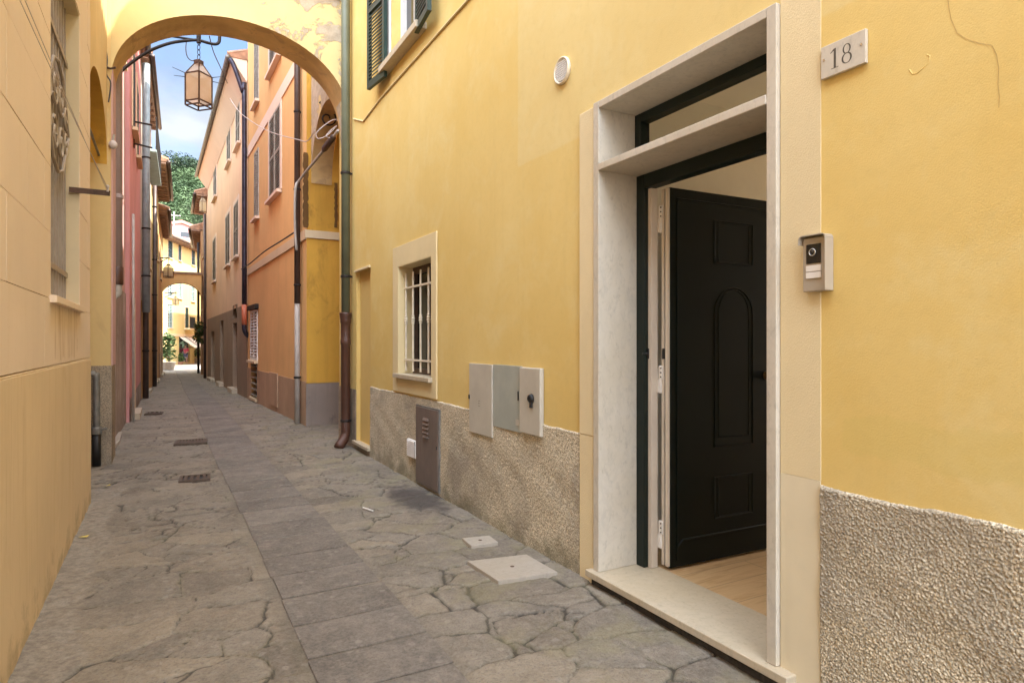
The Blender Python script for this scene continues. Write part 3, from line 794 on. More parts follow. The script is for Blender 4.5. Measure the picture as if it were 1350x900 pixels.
# the hall behind
hall = MB(); a, b, n0, n1 = ju0 - .5, ju1 + .25, -.301, -4.99; zc = 2.95
hall.wall(a, b, 0, zc, [(a + .1, b - .1, .3, 2.85)], n=n1, depth=.1); hall.quad((a, n0, 0), (a, n1, 0), (a, n1, zc), (a, n0, zc)); hall.quad((b, n0, 0), (b, n1, 0), (b, n1, zc), (b, n0, zc))  # unseen rear window added to let daylight into the hall
hall.quad((a, n0, zc), (b, n0, zc), (b, n1, zc), (a, n1, zc))
hall.quad((a, n0, 0), (du0, n0, 0), (du0, n0, zc), (a, n0, zc)); hall.quad((du1, n0, 0), (b, n0, 0), (b, n0, zc), (du1, n0, zc)); hall.quad((du0, n0, dz1), (du1, n0, dz1), (du1, n0, zc), (du0, n0, zc))
hl = hall.build('hall', M['interior'], hx)
x = MB(); x.quad((a, n0 - .036, SZ - .003), (b, n0 - .036, SZ - .003), (b, n1, SZ - .003), (a, n1, SZ - .003))
x.box(ju0 - .05, ju1 + .05, -.60, -.895, SZ - .002, SZ + .002) if False else None
x.build('hall_floor', M['woodfloor'], hl)

# ---- barred window
x = MB(); su0, su1 = pu(577.5), pu(520)
sz1 = H1.px(520, 328)[1]
x.box(su0, w_u0 - .001, .003, .020, PZ + .012, sz1); x.box(w_u1 + .001, su1, .003, .020, PZ + .012, sz1); x.box(w_u0, w_u1, .003, .0195, w_z1 + .001, sz1); x.box(w_u0, w_u1, .003, .0195, PZ + .012, w_z0 - .05)
wn = x.build('window', M['reveal'], hx, bevel=.003)
x = MB(); q = .004
x.box(w_u0 + .0005, w_u0 + q, -.215, .019, w_z0, w_z1); x.box(w_u1 - q, w_u1 - .0005, -.215, .019, w_z0, w_z1); x.box(w_u0 + q, w_u1 - q, -.215, .019, w_z1 - q, w_z1 - .0005)
x.build('reveal', M['reveal'], wn)
x = MB(); x.box(w_u0 - .03, w_u1 + .06, -.20, .06, w_z0 - .042, w_z0 + .001); x.build('sill', M['marble_sill'], wn, bevel=.005)
x = MB(); f = .055; n_ = -.19
x.box(w_u0 + .005, w_u0 + f, n_, n_ + .05, w_z0 + .002, w_z1 - .005); x.box(w_u1 - f, w_u1 - .005, n_, n_ + .05, w_z0 + .002, w_z1 - .005)
x.box(w_u0 + f, w_u1 - f, n_ + .001, n_ + .049, w_z1 - f - .02, w_z1 - .005); x.box(w_u0 + f, w_u1 - f, n_ + .001, n_ + .049, w_z0 + .002, w_z0 + f)
um = (w_u0 + w_u1) / 2; x.box(um - .035, um + .035, n_ + .002, n_ + .048, w_z0 + f, w_z1 - f - .02)
x.build('window_frame', simple('brown_timber', (.075, .04, .022), .5, 0, .2, 20), wn, bevel=.003)
x = MB(); x.quad((w_u0 + f, n_ + .01, w_z0 + f), (w_u1 - f, n_ + .01, w_z0 + f), (w_u1 - f, n_ + .01, w_z1 - f), (w_u0 + f, n_ + .01, w_z1 - f)); x.build('pane', M['glass'], wn)
x = MB(); nb_ = -.055
for zz in (w_z0 + .13 * (w_z1 - w_z0), w_z0 + .80 * (w_z1 - w_z0)):
    x.box(w_u0 + .004, w_u1 - .004, nb_ - .012, nb_ + .012, zz - .009, zz + .009)
for k in range(5):
    u = w_u0 + .04 + (w_u1 - w_u0 - .08) * k / 4
    x.tube([(u, nb_, w_z0 + .03), (u, nb_, w_z1 - .07)], .010, 10)
    zm = w_z0 + .50 * (w_z1 - w_z0)
    x.lathe([(.010, -.045), (.018, -.038), (.011, -.028), (.019, -.018), (.019, -.008), (.012, 0), (.019, .008), (.019, .018), (.011, .028), (.018, .038), (.010, .045)], (u, nb_, zm), 12)
x.build('grille', M['bars'], wn, smooth=False)

# ---- upper window with its open shutters
x = MB(); x.box(W_u0 + .01, W_u0 + .07, -.16, -.10, W_z0, W_z1); x.box(W_u1 - .07, W_u1 - .01, -.16, -.10, W_z0, W_z1); x.box(W_u0 + .07, W_u1 - .07, -.159, -.101, W_z0, W_z0 + .07); x.box((W_u0 + W_u1) / 2 - .04, (W_u0 + W_u1) / 2 + .04, -.158, -.102, W_z0 + .07, W_z1)
x.box(W_u0 - .10, W_u0 - .001, .003, .02, W_z0 - .02, W_z1); x.box(W_u1 + .001, W_u1 + .10, .003, .02, W_z0 - .02, W_z1)
uw = x.build('window', M['white'], hx)
x = MB(); x.quad((W_u0, -.15, W_z0), (W_u1, -.15, W_z0), (W_u1, -.15, W_z1), (W_u0, -.15, W_z1)); x.build('pane', M['glass'], uw)
x = MB(); x.box(W_u0 - .13, W_u1 + .13, -.12, .11, W_z0 - .07, W_z0 - .002); x.build('sill', M['marble_sill'], uw, bevel=.006)
for side in (0, 1):
    x = MB(); louvre(x, 0, .46, 0, 1.75, -.02, .05, .04, .04)
    sh = x.build('shutter', M['green_shutter'], uw)
    if side: sh.location = (W_u1 + .02, .06, W_z0 - .13); sh.rotation_euler = (0, 0, R(7))
    else: sh.location = (W_u0 - .02, .06, W_z0 - .08); sh.rotation_euler = (0, 0, R(174))
x = MB(); zc_ = H1.px(503, 130)[1]
x.tube([(H1.px(467, 157)[0], .008, H1.px(467, 157)[1]), (H1.px(480, 148)[0], .010, zc_ - .04), (H1.px(503, 130)[0], .010, zc_), (uY(.2), .010, zc_)], .010, 6)
x.build('string_moulding', M['reveal'], hx)
# crack and the little blister in the plaster
x = MB()
ck = [(1249, -10), (1251, 8), (1254, 25), (1262, 44), (1275, 52), (1290, 57), (1308, 60), (1314, 72), (1317, 90), (1316, 112), (1318, 128), (1317, 142)]
pts = [H1.px(*p) for p in ck]
for (ua, za), (ub, zb) in zip(pts, pts[1:]):
    d = Vector((ub - ua, zb - za)).normalized() * .0009; p = Vector((-d.y, d.x))
    x.quad((ua - p.x, .0015, za - p.y), (ua + p.x, .0015, za + p.y), (ub + p.x, .0015, zb + p.y), (ub - p.x, .0015, zb - p.y))
x.build('crack', simple('crack_line', (.50, .33, .12), .95), hx)
x = MB(); bl = [H1.px(*p) for p in ((1199, 92), (1203, 98), (1209, 97), (1217, 90), (1225, 82), (1226, 74), (1222, 72))]
x.tube([(u, 0, z) for u, z in bl], .0016, 6); x.build('plaster_blister', M['yellow'], hx, smooth=True)
# roof of the house
roof(H1, TOP1, 5.1, .35, 1.6, 0, H1.L, gmat='green_pipe')

# ---- things fixed to the front
def on_h1(name, u, n, z, label, cat, group=None):
    p = H1.w(u, n, z); return empty(name, p, R(90), label, cat, group)
# house number
u0, u1 = pu(1145), pu(1086); zt = H1.px(1086, 65)[1]; zb = H1.px(1086, 107)[1]; cu = (u0 + u1) / 2; cz = (zt + zb) / 2; w2 = (u1 - u0) / 2; h2 = (zt - zb) / 2
o = on_h1('house_number_sign', cu, .001, cz, 'white marble plate engraved 18 on yellow wall above the intercom', 'sign')
x = MB(); x.box(-w2, w2, .001, .016, -h2, h2); x.build('plate', M['marble'], o, bevel=.002)
x = MB(); nf = .0162; dg = .6 * h2
def ring(mb, cx, cz_, rx, rz, tx, tz):
    k = 28; A = [(cx + rx * math.cos(2 * math.pi * i / k), cz_ + rz * math.sin(2 * math.pi * i / k)) for i in range(k)]
    B = [(cx + (rx - tx) * math.cos(2 * math.pi * i / k), cz_ + (rz - tz) * math.sin(2 * math.pi * i / k)) for i in range(k)]
    for i in range(k):
        j = (i + 1) % k
        mb.add([(A[i][0], nf, A[i][1]), (A[j][0], nf, A[j][1]), (B[j][0], nf, B[j][1]), (B[i][0], nf, B[i][1])], [(0, 1, 2, 3)])
# seen from the street, +u is to the left
s8 = dg; c1, c8 = .030, -.016
x.add([(c1 - .005, nf, -s8), (c1 + .004, nf, -s8), (c1 + .004, nf, s8), (c1 - .005, nf, s8 * 1.02)], [(0, 1, 2, 3)])
x.add([(c1 + .0038, nf, s8), (c1 + .017, nf, s8 * .70), (c1 + .017, nf, s8 * .60), (c1 + .0038, nf, s8 * .80)], [(0, 1, 2, 3)])
x.add([(c1 - .015, nf, -s8), (c1 + .014, nf, -s8), (c1 + .014, nf, -s8 * .94), (c1 - .015, nf, -s8 * .94)], [(0, 1, 2, 3)])
ring(x, c8, s8 * .47, .0155, s8 * .50, .0055, .003); ring(x, c8, -s8 * .46, .0195, s8 * .545, .0065, .003)
x.build('numeral', M['engrave'], o)
for s_ in (-1, 1):
    x = MB(); c = Vector((s_ * (w2 - .014), .016, h2 * .15)); x.tube([c, c + Vector((0, .003, 0))], .004, 10); x.build('screw', M['chrome'], o, smooth=False)

# intercom
u0, u1 = pu(1099), pu(1063); zt = H1.px(1063, 314)[1]; zb = H1.px(1063, 387)[1]; cu = (u0 + u1) / 2; cz = (zt + zb) / 2; w2 = (u1 - u0) / 2 * .94; h2 = (zt - zb) / 2 * .97
o = on_h1('intercom', cu, .001, cz, 'grey video intercom with hooded camera and two call buttons right of door', 'intercom')
x = MB(); x.box(-w2 * .92, w2 * .92, .001, .030, -h2, h2 * .96); body = x.build('body', M['plastic'], o, bevel=.004)
x = MB()
hp = [(-w2, -h2 * .98), (-w2, h2 * .90)] + [(-w2 + .012 - .012 * math.cos(R(k)), h2 * .90 + .012 * math.sin(R(k))) for k in (30, 60, 90)] + [(w2 - .012 + .012 * math.sin(R(k)), h2 * .90 + .012 * math.cos(R(k))) for k in (0, 30, 60, 90)] + [(w2, h2 * .72)]
inn = [(w2 - .004, h2 * .72), (w2 - .004, h2 * .88), (w2 - .012, h2 * .90 + .006), (-w2 + .012, h2 * .90 + .006), (-w2 + .005, h2 * .88), (-w2 + .005, -h2 * .98)]
# hood outline swept outward as a thin strip
def strip(mb, pts, n0, n1, th=.0035):
    for (a, b), (c, d) in zip(pts, pts[1:]):
        v = Vector((c - a, d - b)); 
        if v.length < 1e-6: continue
        p = Vector((-v.y, v.x)).normalized() * th
        mb.add([(a, n0, b), (c, n0, d), (c + p.x, n0, d + p.y), (a + p.x, n0, b + p.y), (a, n1, b), (c, n1, d), (c + p.x, n1, d + p.y), (a + p.x, n1, b + p.y)],
               [(0, 3, 2, 1), (4, 5, 6, 7), (0, 1, 5, 4), (2, 3, 7, 6), (1, 2, 6, 5), (0, 4, 7, 3)])
strip(x, hp, .001, .048)
x.build('hood', M['plastic'], o)
x = MB(); x.box(-w2 * .52, w2 * .60, .0305, .034, h2 * .02, h2 * .72); cp = x.build('camera_panel', M['intercom_black'], o, bevel=.001)
CM = Matrix.Translation((.004, .034, h2 * .42)) @ Matrix.Rotation(R(-90), 4, 'X')
x = MB(); x.lathe([(.0145, 0), (.0145, .004), (.0115, .006), (.0105, .004), (.0105, .001)], M=CM, seg=24); x.build('lens_ring', M['chrome'], cp, smooth=True)
x = MB(); x.lathe([(.0103, .001), (.009, .0045), (.004, .006), (.001, .0062)], M=CM, seg=20); x.build('lens', M['lens'], cp, smooth=True)
for k in range(2):
    x = MB(); zz = -h2 * .52 + k * h2 * .25; x.box(-w2 * .55, w2 * .62, .0305, .0345, zz, zz + h2 * .22); x.build('call_button', M['paper'], o, bevel=.001)

# wall vent
vu, vz = H1.px(743, 94)
o = on_h1('wall_vent', vu, .001, vz, 'round cream slatted vent high on yellow wall', 'vent')
VM = Matrix.Rotation(R(-90), 4, 'X'); vr = .082
x = MB(); x.lathe([(vr, 0), (vr, .018), (vr - .006, .023), (vr - .012, .018), (vr - .012, .002)], M=VM, seg=36); x.build('rim', M['bars'], o, smooth=True)
x = MB(); x.lathe([(vr - .012, .003), (vr - .0121, .0035)], M=VM, seg=36); x.build('backing', M['black'], o)
x = MB()
for k in range(-4, 5):
    zz = k * .0135; hw = math.sqrt(max(0, (vr - .011) ** 2 - zz * zz))
    x.box(-hw, hw, .006, .017, zz - .0036, zz + .0036)
x.build('slat', M['white'], o)

# meter cabinets: three
def cab(x0, y0, x1, y1, mat, label, nm, depth, n0=.012):
    a, b, zb_, zt_ = H1.rect(x0, y0, x1, y1)
    return a, b, zb_, zt_
grp = 'meter cabinet doors in the yellow wall'
a, b, zb_, zt_ = H1.rect(622, 478.5, 652, 568)
o = on_h1('meter_cabinet', (a + b) / 2, .002, zb_, 'cream meter cabinet door, leftmost of the three, with empty screw marks', 'meter cabinet', grp)
hw, hh = (b - a) / 2, zt_ - zb_
x = MB(); x.box(-hw, hw, .001, .022, 0, hh); x.build('cabinet_door', M['panel_cream'], o, bevel=.003)
x = MB(); x.box(hw - .014, hw - .002, .0222, .030, hh * .48, hh * .54); x.build('catch', M['black'], o)
x = MB()
for k in range(6): c = Vector((.01 + .012 * (k % 2) , .0222, hh * (.40 + .035 * (k // 2)))); x.box(c.x - .004, c.x + .004, .0222, .0228, c.z, c.z + .004)
x.build('screw_marks', M['rustiron'], o)
a, b, zb_, zt_ = H1.rect(652.5, 480, 689.5, 561)
o = on_h1('meter_cabinet', (a + b) / 2, .002, zb_, 'grey green recessed meter cabinet door between two cream ones', 'meter cabinet', grp)
hw, hh = (b - a) / 2, zt_ - zb_
x = MB(); x.box(-hw, hw, .001, .014, 0, hh); x.build('cabinet_door', M['panel_blue'], o, bevel=.002)
x = MB(); x.box(-hw + .03, -hw + .042, .0142, .019, hh * .48, hh * .62); x.build('latch', M['black'], o, bevel=.001)
x = MB(); x.box(-hw + .02, -hw + .075, .0141, .0155, hh * .10, hh * .19); x.build('name_plate', M['panel_cream'], o)
a, b, zb_, zt_ = H1.rect(690.5, 483.5, 718, 569)
o = on_h1('meter_cabinet', (a + b) / 2, .002, zb_, 'cream meter cabinet door with black round lock, nearest the doorway', 'meter cabinet', grp)
hw, hh = (b - a) / 2, zt_ - zb_
x = MB(); x.box(-hw, hw, .001, .034, 0, hh); x.build('cabinet_door', M['panel_cream'], o, bevel=.007)
LM = Matrix.Translation((-hw * .25, .034, hh * .55)) @ Matrix.Rotation(R(-90), 4, 'X')
x = MB(); x.lathe([(.030, 0), (.030, .012), (.024, .022), (.014, .026)], M=LM, seg=20); lk = x.build('lock', M['black'], o, smooth=True)
x = MB(); x.box(-hw * .25 - .014, -hw * .25 + .010, .035, .050, hh * .55 - .062, hh * .55 - .02); x.build('lock_cover', M['black'], lk, bevel=.004)

# gas cabinet
o = on_h1('gas_cabinet', (gu0 + gu1) / 2, .004, gz0, 'brown metal gas cabinet door with louvres low in the roughcast', 'gas cabinet')
hw, hh = (gu1 - gu0) / 2, gz1 - gz0
x = MB(); x.box(-hw, hw, .0, .020, 0, .025); x.box(-hw, hw, .0, .020, hh - .025, hh); x.box(-hw, -hw + .025, 0, .0195, .025, hh - .025); x.box(hw - .025, hw, 0, .0195, .025, hh - .025); x.build('frame', M['galv'], o, bevel=.002)
x = MB(); x.box(-hw + .018, hw - .018, .004, .025, .016, hh - .016); dr = x.build('cabinet_door', M['gasdoor'], o, bevel=.004)
x = MB()
for k in range(5):
    zz = hh * (.62 + .052 * k)
    x.add([(-.055, .0252, zz), (.075, .0252, zz), (.075, .038, zz - .002), (-.055, .038, zz - .002), (.075, .0252, zz + .024), (-.055, .0252, zz + .024)], [(0, 1, 2, 3), (3, 2, 4, 5), (0, 3, 5), (1, 4, 2)])
x.build('louvre', M['gasdoor'], dr)
x = MB(); x.box(-hw + .03, -hw + .042, .0252, .030, hh * .52, hh * .56); x.build('lock', M['black'], dr)
# little white vent beside it
a, b, zb_, zt_ = H1.rect(541, 577, 551.5, 599)
o = on_h1('grille_vent', (a + b) / 2, .012, zb_, 'small white louvred grille beside the brown gas cabinet', 'vent')
hw, hh = (b - a) / 2, zt_ - zb_
x = MB(); x.box(-hw, hw, .0, .02, 0, hh); x.build('frame', M['white'], o)
x = MB()
for k in range(9):
    zz = hh * (k + .5) / 9
    x.add([(-hw + .01, .0202, zz + .006), (hw - .01, .0202, zz + .006), (hw - .01, .032, zz - .005), (-hw + .01, .032, zz - .005), (-hw + .01, .0202, zz - .006), (hw - .01, .0202, zz - .006)], [(0, 1, 2, 3), (3, 2, 5, 4)])
x.build('slat', M['white'], o)

# green and brown downpipe at the corner
dp = Vector((D - .085, 8.26, 0)); gzr = ground_z(8)
o = empty('drainpipe', (dp.x, dp.y, gzr), 0, 'round green drainpipe with brown cast iron foot at the yellow house corner', 'drainpipe')
zj = on_y(454, 412, 8.26).z - gzr
x = MB(); x.tube([(0, 0, zj - .02), (0, 0, 8.9)], .055, 18); x.build('upper_pipe', M['green_pipe'], o, smooth=True)
x = MB(); x.lathe([(.058, .16), (.06, .17), (.06, zj - .42), (.066, zj - .41), (.066, zj - .36), (.061, zj - .35), (.061, zj - .14), (.068, zj - .13), (.068, zj - .10), (.074, zj - .06), (.078, zj - .02), (.078, zj), (.06, zj)], (0, 0, 0), 18)
x.tube([(0, 0, .35), (0, 0, .17), (-.03, -.03, .10), (-.09, -.06, .03), (-.11, -.075, 0)], [.06, .06, .062, .064, .066], 18)
x.build('lower_pipe', M['brown_pipe'], o, smooth=True)
for i, z in enumerate((.32, 2.2, 3.55)):
    x = MB(); x.lathe([(.060, 0), (.066, .004), (.066, .03), (.060, .034)], (0, 0, z), 18); x.box(.04, .085, -.012, .012, z + .005, z + .03); x.build('bracket', M['iron'], o)

# ground covers: two marble plates and drains
def plate(px4, label, mat, nm, cat, th=.012, hole=True, group=None):
    ps = [on_ground(*p) for p in px4]; c = sum(ps, Vector()) / len(ps)
    m = MB(); n = len(ps)
    vs = [(p.x - c.x, p.y - c.y, -.02) for p in ps] + [(p.x - c.x, p.y - c.y, th) for p in ps]
    m.add(vs, [tuple(range(n))[::-1], tuple(range(n, 2 * n))] + [(i, (i + 1) % n, (i + 1) % n + n, i + n) for i in range(n)])
    o = m.build(nm, M[mat], bevel=.003); o.location = c
    tag(o, label, cat, group)
    if hole:
        h = MB(); h.tube([(0, 0, th + .0004), (0, 0, th + .0012)], .013, 12); h.build('lifting_hole', M['rustiron'], o)
    return o
pg = 'stone inspection covers by the doorway'
plate([(609, 711), (645, 707.5), (657, 716.5), (621, 721)], 'small pale stone inspection cover set in the paving', 'cover', 'inspection_cover', 'cover', .012, True, pg)
plate([(616, 741.5), (694, 732.5), (735, 756), (657, 768)], 'large pale stone inspection cover set in the paving', 'cover', 'inspection_cover', 'cover', .012, True, pg)
plate([(148, 574), (161, 571), (158, 583), (147, 595)], 'pale stone slab lying at the foot of the rose house', 'cover', 'stone_slab', 'slab', .03, False)
M['cast'] = simple('worn_cast_iron', (.105, .075, .055), .6, .4, .3, 30, 60)
def drain(px, py, wx, wy, nb, label):
    c = on_ground(px, py)
    o = empty('drain_grate', (c.x, c.y, ground_z(c.y) + .006), R(-4), label, 'drain', 'iron drain grates in the street')
    x = MB(); t_ = .03
    x.box(-wx, wx, -wy, -wy + t_, -.02, .012); x.box(-wx, wx, wy - t_, wy, -.02, .012); x.box(-wx, -wx + t_, -wy + t_, wy - t_, -.02, .0115); x.box(wx - t_, wx, -wy + t_, wy - t_, -.02, .0115)
    for k in range(nb):
        a = -wx + t_ + (k + .5) * 2 * (wx - t_) / nb; x.box(a - .014, a + .014, -wy + t_, wy - t_, -.02, .010)
    x.build('grate', M['cast'], o)
    x = MB(); x.box(-wx + .01, wx - .01, -wy + .01, wy - .01, -.019, -.004); x.build('sump', M['black'], o)
drain(252, 583, .20, .20, 9, 'long iron drain grate, middle one of the three')
drain(257, 631, .14, .14, 4, 'small square iron drain grate nearest the camera')
drain(203, 545, .15, .2, 3, 'rusty iron drain cover farthest up the street')

M['dryleaf'] = simple('dry_yellow_leaf', (.55, .42, .10), .7, 0, .2, 60)
for px_, py_, rz_, lab in ((111, 709, 20, 'yellow fallen leaf beside the left wall, nearer of the two'), (143, 641, 70, 'yellow fallen leaf beside the left wall, farther of the two')):
    p = on_ground(px_, py_); x = MB()
    L_ = [(-.035, 0, .012), (-.015, .014, .006), (.012, .012, .008), (.032, 0, .014), (.012, -.012, .004), (-.015, -.013, .010)]
    x.add(L_ + [(a, b, c - .0015) for a, b, c in L_], [(0, 1, 2, 3), (0, 3, 4, 5), (9, 8, 7, 6), (11, 10, 9, 6)] + [(i, i + 6, (i + 1) % 6 + 6, (i + 1) % 6) for i in range(6)])
    o = x.build('fallen_leaf', M['dryleaf']); o.location = (p.x, p.y, p.z + .004); o.rotation_euler = (0, 0, R(rz_)); tag(o, lab, 'leaf', 'fallen leaves')
p = on_ground(485, 672); x = MB(); x.tube([(-.02, .07, .006), (.02, -.07, .009)], .006, 8); o = x.build('drinking_straw', M['white']); o.location = p; tag(o, 'thin white straw dropped on the paving', 'straw')
# ================================================================== NEAR LEFT: stone clad house
XL = -.56
H2 = House('stone_clad_house', (XL, 6.42), (XL, -3.2), 'cream stone clad house along the left with a grey barred window')
o2 = H2.o; vU = lambda Y: 6.42 - Y
TOPL = 5.25
Wn = (vU(5.67), vU(4.32), 1.60, 3.77)
rec = .30
mb = MB(); mb.wall(0, H2.L, -.5, TOPL, [(*Wn, rec)], n=-.022); shell(mb, H2.L, 6, TOPL, ends=False)
mb.quad((0, -.022, -.5), (0, -6, -.5), (0, -6, TOPL), (0, -.022, TOPL)); mb.quad((H2.L, -.022, -.5), (H2.L, -.022, TOPL), (H2.L, -6, TOPL), (H2.L, -6, -.5))
mb.build('wall', M['cladding'], o2)
cl = MB(); zl = [1.205] + [1.58 + .366 * k for k in range(0, 15)]
rr = random.Random(5)
for k, (a, b) in enumerate(zip(zl, zl[1:])):
    if b > TOPL - .3: break
    us = [0.0, .22, Wn[0], Wn[1], vU(4.10)] 
    u = vU(4.10) + (0.9 if k % 2 else .45)
    while u < H2.L: us.append(u); u += 1.25
    us = sorted(set(us + [H2.L]))
    for c, d in zip(us, us[1:]):
        g_ = .0022
        a2, b2 = a, b
        pieces = [(c, d, a, b)]
        if c >= Wn[0] - 1e-6 and d <= Wn[1] + 1e-6:
            pieces = []
            if b <= Wn[2] + 1e-6: pieces = [(c, d, a, b)]
            elif a < Wn[2] < b: pieces = [(c, d, a, Wn[2] - .002)]
            elif a < Wn[3] < b: pieces = [(c, d, Wn[3] + .002, b)]
            elif a >= Wn[3]: pieces = [(c, d, a, b)]
        for (p, q, r_, s_) in pieces:
            cl.box(p + g_ * .5, q - g_ * .5, -.0215, rr.uniform(-.001, .001), r_ + g_, s_ - g_)
cl.build('cladding', M['cladding'], o2, bevel=.0015)
pb = MB()
us = [0, .9, 1.9, 2.75, 3.6, 4.7, 5.9, 7.1, 8.3, H2.L]
for c, d in zip(us, us[1:]): pb.box(c + .0004, d - .0004, -.0215, .006, -.1, 1.190)
pb.box(0, H2.L, -.0215, .003, 1.1905, 1.2005)
pb.build('plinth', M['slab'], o2, bevel=.003)
# barred window
x = MB(); x.box(Wn[0] - .03, Wn[1] + .05, -.12, .035, Wn[2] - .045, Wn[2] - .003); 
wl = x.build('window', M['cladding'], o2, bevel=.004)
x = MB(); q = .012
x.box(Wn[0] + .0005, Wn[0] + q, -rec + .01, -.004, Wn[2], Wn[3]); x.box(Wn[1] - q, Wn[1] - .0005, -rec + .01, -.004, Wn[2], Wn[3]); x.box(Wn[0] + q, Wn[1] - q, -rec + .01, -.004, Wn[3] - q, Wn[3] - .001)
x.build('reveal', plaster('pale_window_reveal', (.66, .54, .34), .08, 60, .2, .003, .1), wl)
x = MB(); louvre(x, Wn[0] + q, (Wn[0] + Wn[1]) / 2 - .003, Wn[2] + .01, Wn[3] - q - .003, -.25, .06, .04, .05); x.build('shutter', M['greybars'], wl)
x = MB(); louvre(x, (Wn[0] + Wn[1]) / 2 + .003, Wn[1] - q, Wn[2] + .01, Wn[3] - q - .003, -.25, .06, .04, .05); x.build('shutter', M['greybars'], wl)
x = MB(); nbar = -.085
for k in range(11):
    u = Wn[0] + .10 + (Wn[1] - Wn[0] - .20) * k / 10
    x.box(u - .011, u + .011, nbar - .011, nbar + .011, Wn[2] + .05, Wn[3] - .02)
for zz in (Wn[2] + .22, Wn[3] - .42):
    x.box(Wn[0] + q, Wn[1] - q, nbar - .024, nbar - .0115, zz - .02, zz + .02); x.box(Wn[0] + q + .05, Wn[1] - q - .05, nbar + .0115, nbar + .020, zz - .018, zz + .018)
x.build('grille', M['greybars'], wl)
def spiral(c, r0, r1, a0, turns, k=26):
    return [(c[0] + (r0 + (r1 - r0) * i / k) * math.cos(a0 + turns * 2 * math.pi * i / k), c[1], c[2] + (r0 + (r1 - r0) * i / k) * math.sin(a0 + turns * 2 * math.pi * i / k)) for i in range(k + 1)]
x = MB(); cu = (Wn[0] + Wn[1]) / 2; cz = 2.80; ns = nbar + .035
for sx_ in (-1, 1):
    for sz_ in (-1, 1):
        c = (cu + sx_ * .13, ns, cz + sz_ * .15)
        x.tube(spiral(c, .03, .115, 0 if sx_ < 0 else math.pi, 1.4 * sx_ * sz_), .011, 6)
        c = (cu + sx_ * .36, ns, cz + sz_ * .10)
        x.tube(spiral(c, .02, .085, 0 if sx_ < 0 else math.pi, 1.3 * sx_ * sz_), .010, 6)
x.tube([(cu - .5, ns, cz), (cu - .2, ns, cz + .31), (cu, ns, cz + .36), (cu + .2, ns, cz + .31), (cu + .5, ns, cz), (cu + .2, ns, cz - .31), (cu, ns, cz - .36), (cu - .2, ns, cz - .31)], .011, 6, closed=True)
x.build('scroll', M['greybars'], wl)
roof(H2, TOPL, 6, .3, 1.2, 0, H2.L)
# iron clothes line bracket and its lines
by = 5.62; bz = on_y(145, 255, by)
o = empty('clothesline_bracket', (XL - .06, by, bz.z), 0, 'rusty angle iron clothesline bracket jutting from the left window', 'bracket')
L_ = bz.x - XL + .06
x = MB(); x.box(0, L_, -.003, .003, -.02, .02); x.box(0, L_, .0032, .03, .0135, .0195); x.build('arm', M['rustiron'], o)
x = MB(); x.tube([(L_ - .015, 0, .01), (L_ - .015, 0, .045)], .009, 8); x.ball((L_ - .015, 0, .05), .013); x.build('line_pin', M['cable'], o)
for i, (nx, lab) in enumerate(((-.005, 'thin clothesline running from the iron bracket overhead, inner one'), (.03, 'thin clothesline running from the iron bracket overhead, outer one'))):
    m = MB(); A = Vector((bz.x - .012 - nx * .3, by, bz.z + .03)); B = on_y(24 + 7 * i, -8, 3.25); B = A.lerp(B, 1.25)
    pts = [A.lerp(B, t_ / 24) - Vector((0, 0, .02 * math.sin(math.pi * t_ / 24))) for t_ in range(25)]
    tag(m.tube(pts, .0022, 6).build('clothesline', M['cable']), lab, 'clothesline', 'clotheslines on the left')

# ================================================================== THE ARCH over the street, its left pier and the left alley vault
YA0, YA1 = 8.42, 8.98
AZT = 5.86
H3 = House('left_pier_house', (-7.0, 8.40), (-.53, 8.40), 'yellow end wall and pier of the house beyond the left alley')
def to_end(mb_n): pass
m = MB(); L3 = H3.L
# direction p0->p1 is +x: outward normal is +y; build explicitly with negative n toward camera
P3z = 1.20
def wbox(name, parent, mat, x0, x1, y0, y1, z0, z1, bevel=0):
    # world box expressed in the parent's frame
    inv = (Matrix.Translation(parent.location) @ Matrix.Rotation(parent.rotation_euler.z, 4, 'Z')).inverted()
    return MB().box(x0, x1, y0, y1, z0, z1, inv).build(name, mat, parent, bevel)
z_pl = on_y(140, 482, 8.4).z
wbox('wall', H3.o, M['left_yellow'], -7, -.54, 8.40, 8.98, z_pl, AZT - .002)
wbox('plinth', H3.o, M['roughcast_grey'], -7, -.53, 8.385, 8.98, -.2, z_pl + .001)
wbox('corner_strip', H3.o, M['rose'], -.5395, -.525, 8.47, 8.979, z_pl + .002, 4.45)
# bridging wall over the left alley, with its arch
def arch_wall(mb, a0, a1, zs, rise, ztop, b0, b1, fn, k=28, zbase=None, ss=1.0, parts=None):
    """a: span axis, b: thickness axis; fn(a,b,z)->world.  Faces in one mesh, soffit in another."""
    so = parts
    P = []
    for i in range(k + 1):
        th = math.pi * (1 - i / k); P.append(((a0 + a1) / 2 + (a1 - a0) / 2 * math.cos(th), zs + rise * math.sin(th) ** ss))
    for (p, zp), (q, zq) in zip(P, P[1:]):
        for b in (b0, b1): mb.quad(fn(p, b, zp), fn(q, b, zq), fn(q, b, ztop), fn(p, b, ztop))
        so.quad(fn(p, b0, zp), fn(q, b0, zq), fn(q, b1, zq), fn(p, b1, zp))
    mb.quad(fn(a0, b0, ztop), fn(a1, b0, ztop), fn(a1, b1, ztop), fn(a0, b1, ztop))
    for a in (a0, a1): mb.quad(fn(a, b0, zs), fn(a, b1, zs), fn(a, b1, ztop), fn(a, b0, ztop))
ov = empty('alley_vault', (-.6, 7.4, 0), 0, 'yellow bridging wall and vault over the dark left alley', 'archway')
f3 = lambda a, b, z: (b + .6, a - 7.4, z)
mb = MB(); so = MB(); arch_wall(mb, 6.425, 8.395, 3.33, .62, AZT - .01, -.575, -4.5, f3, parts=so)
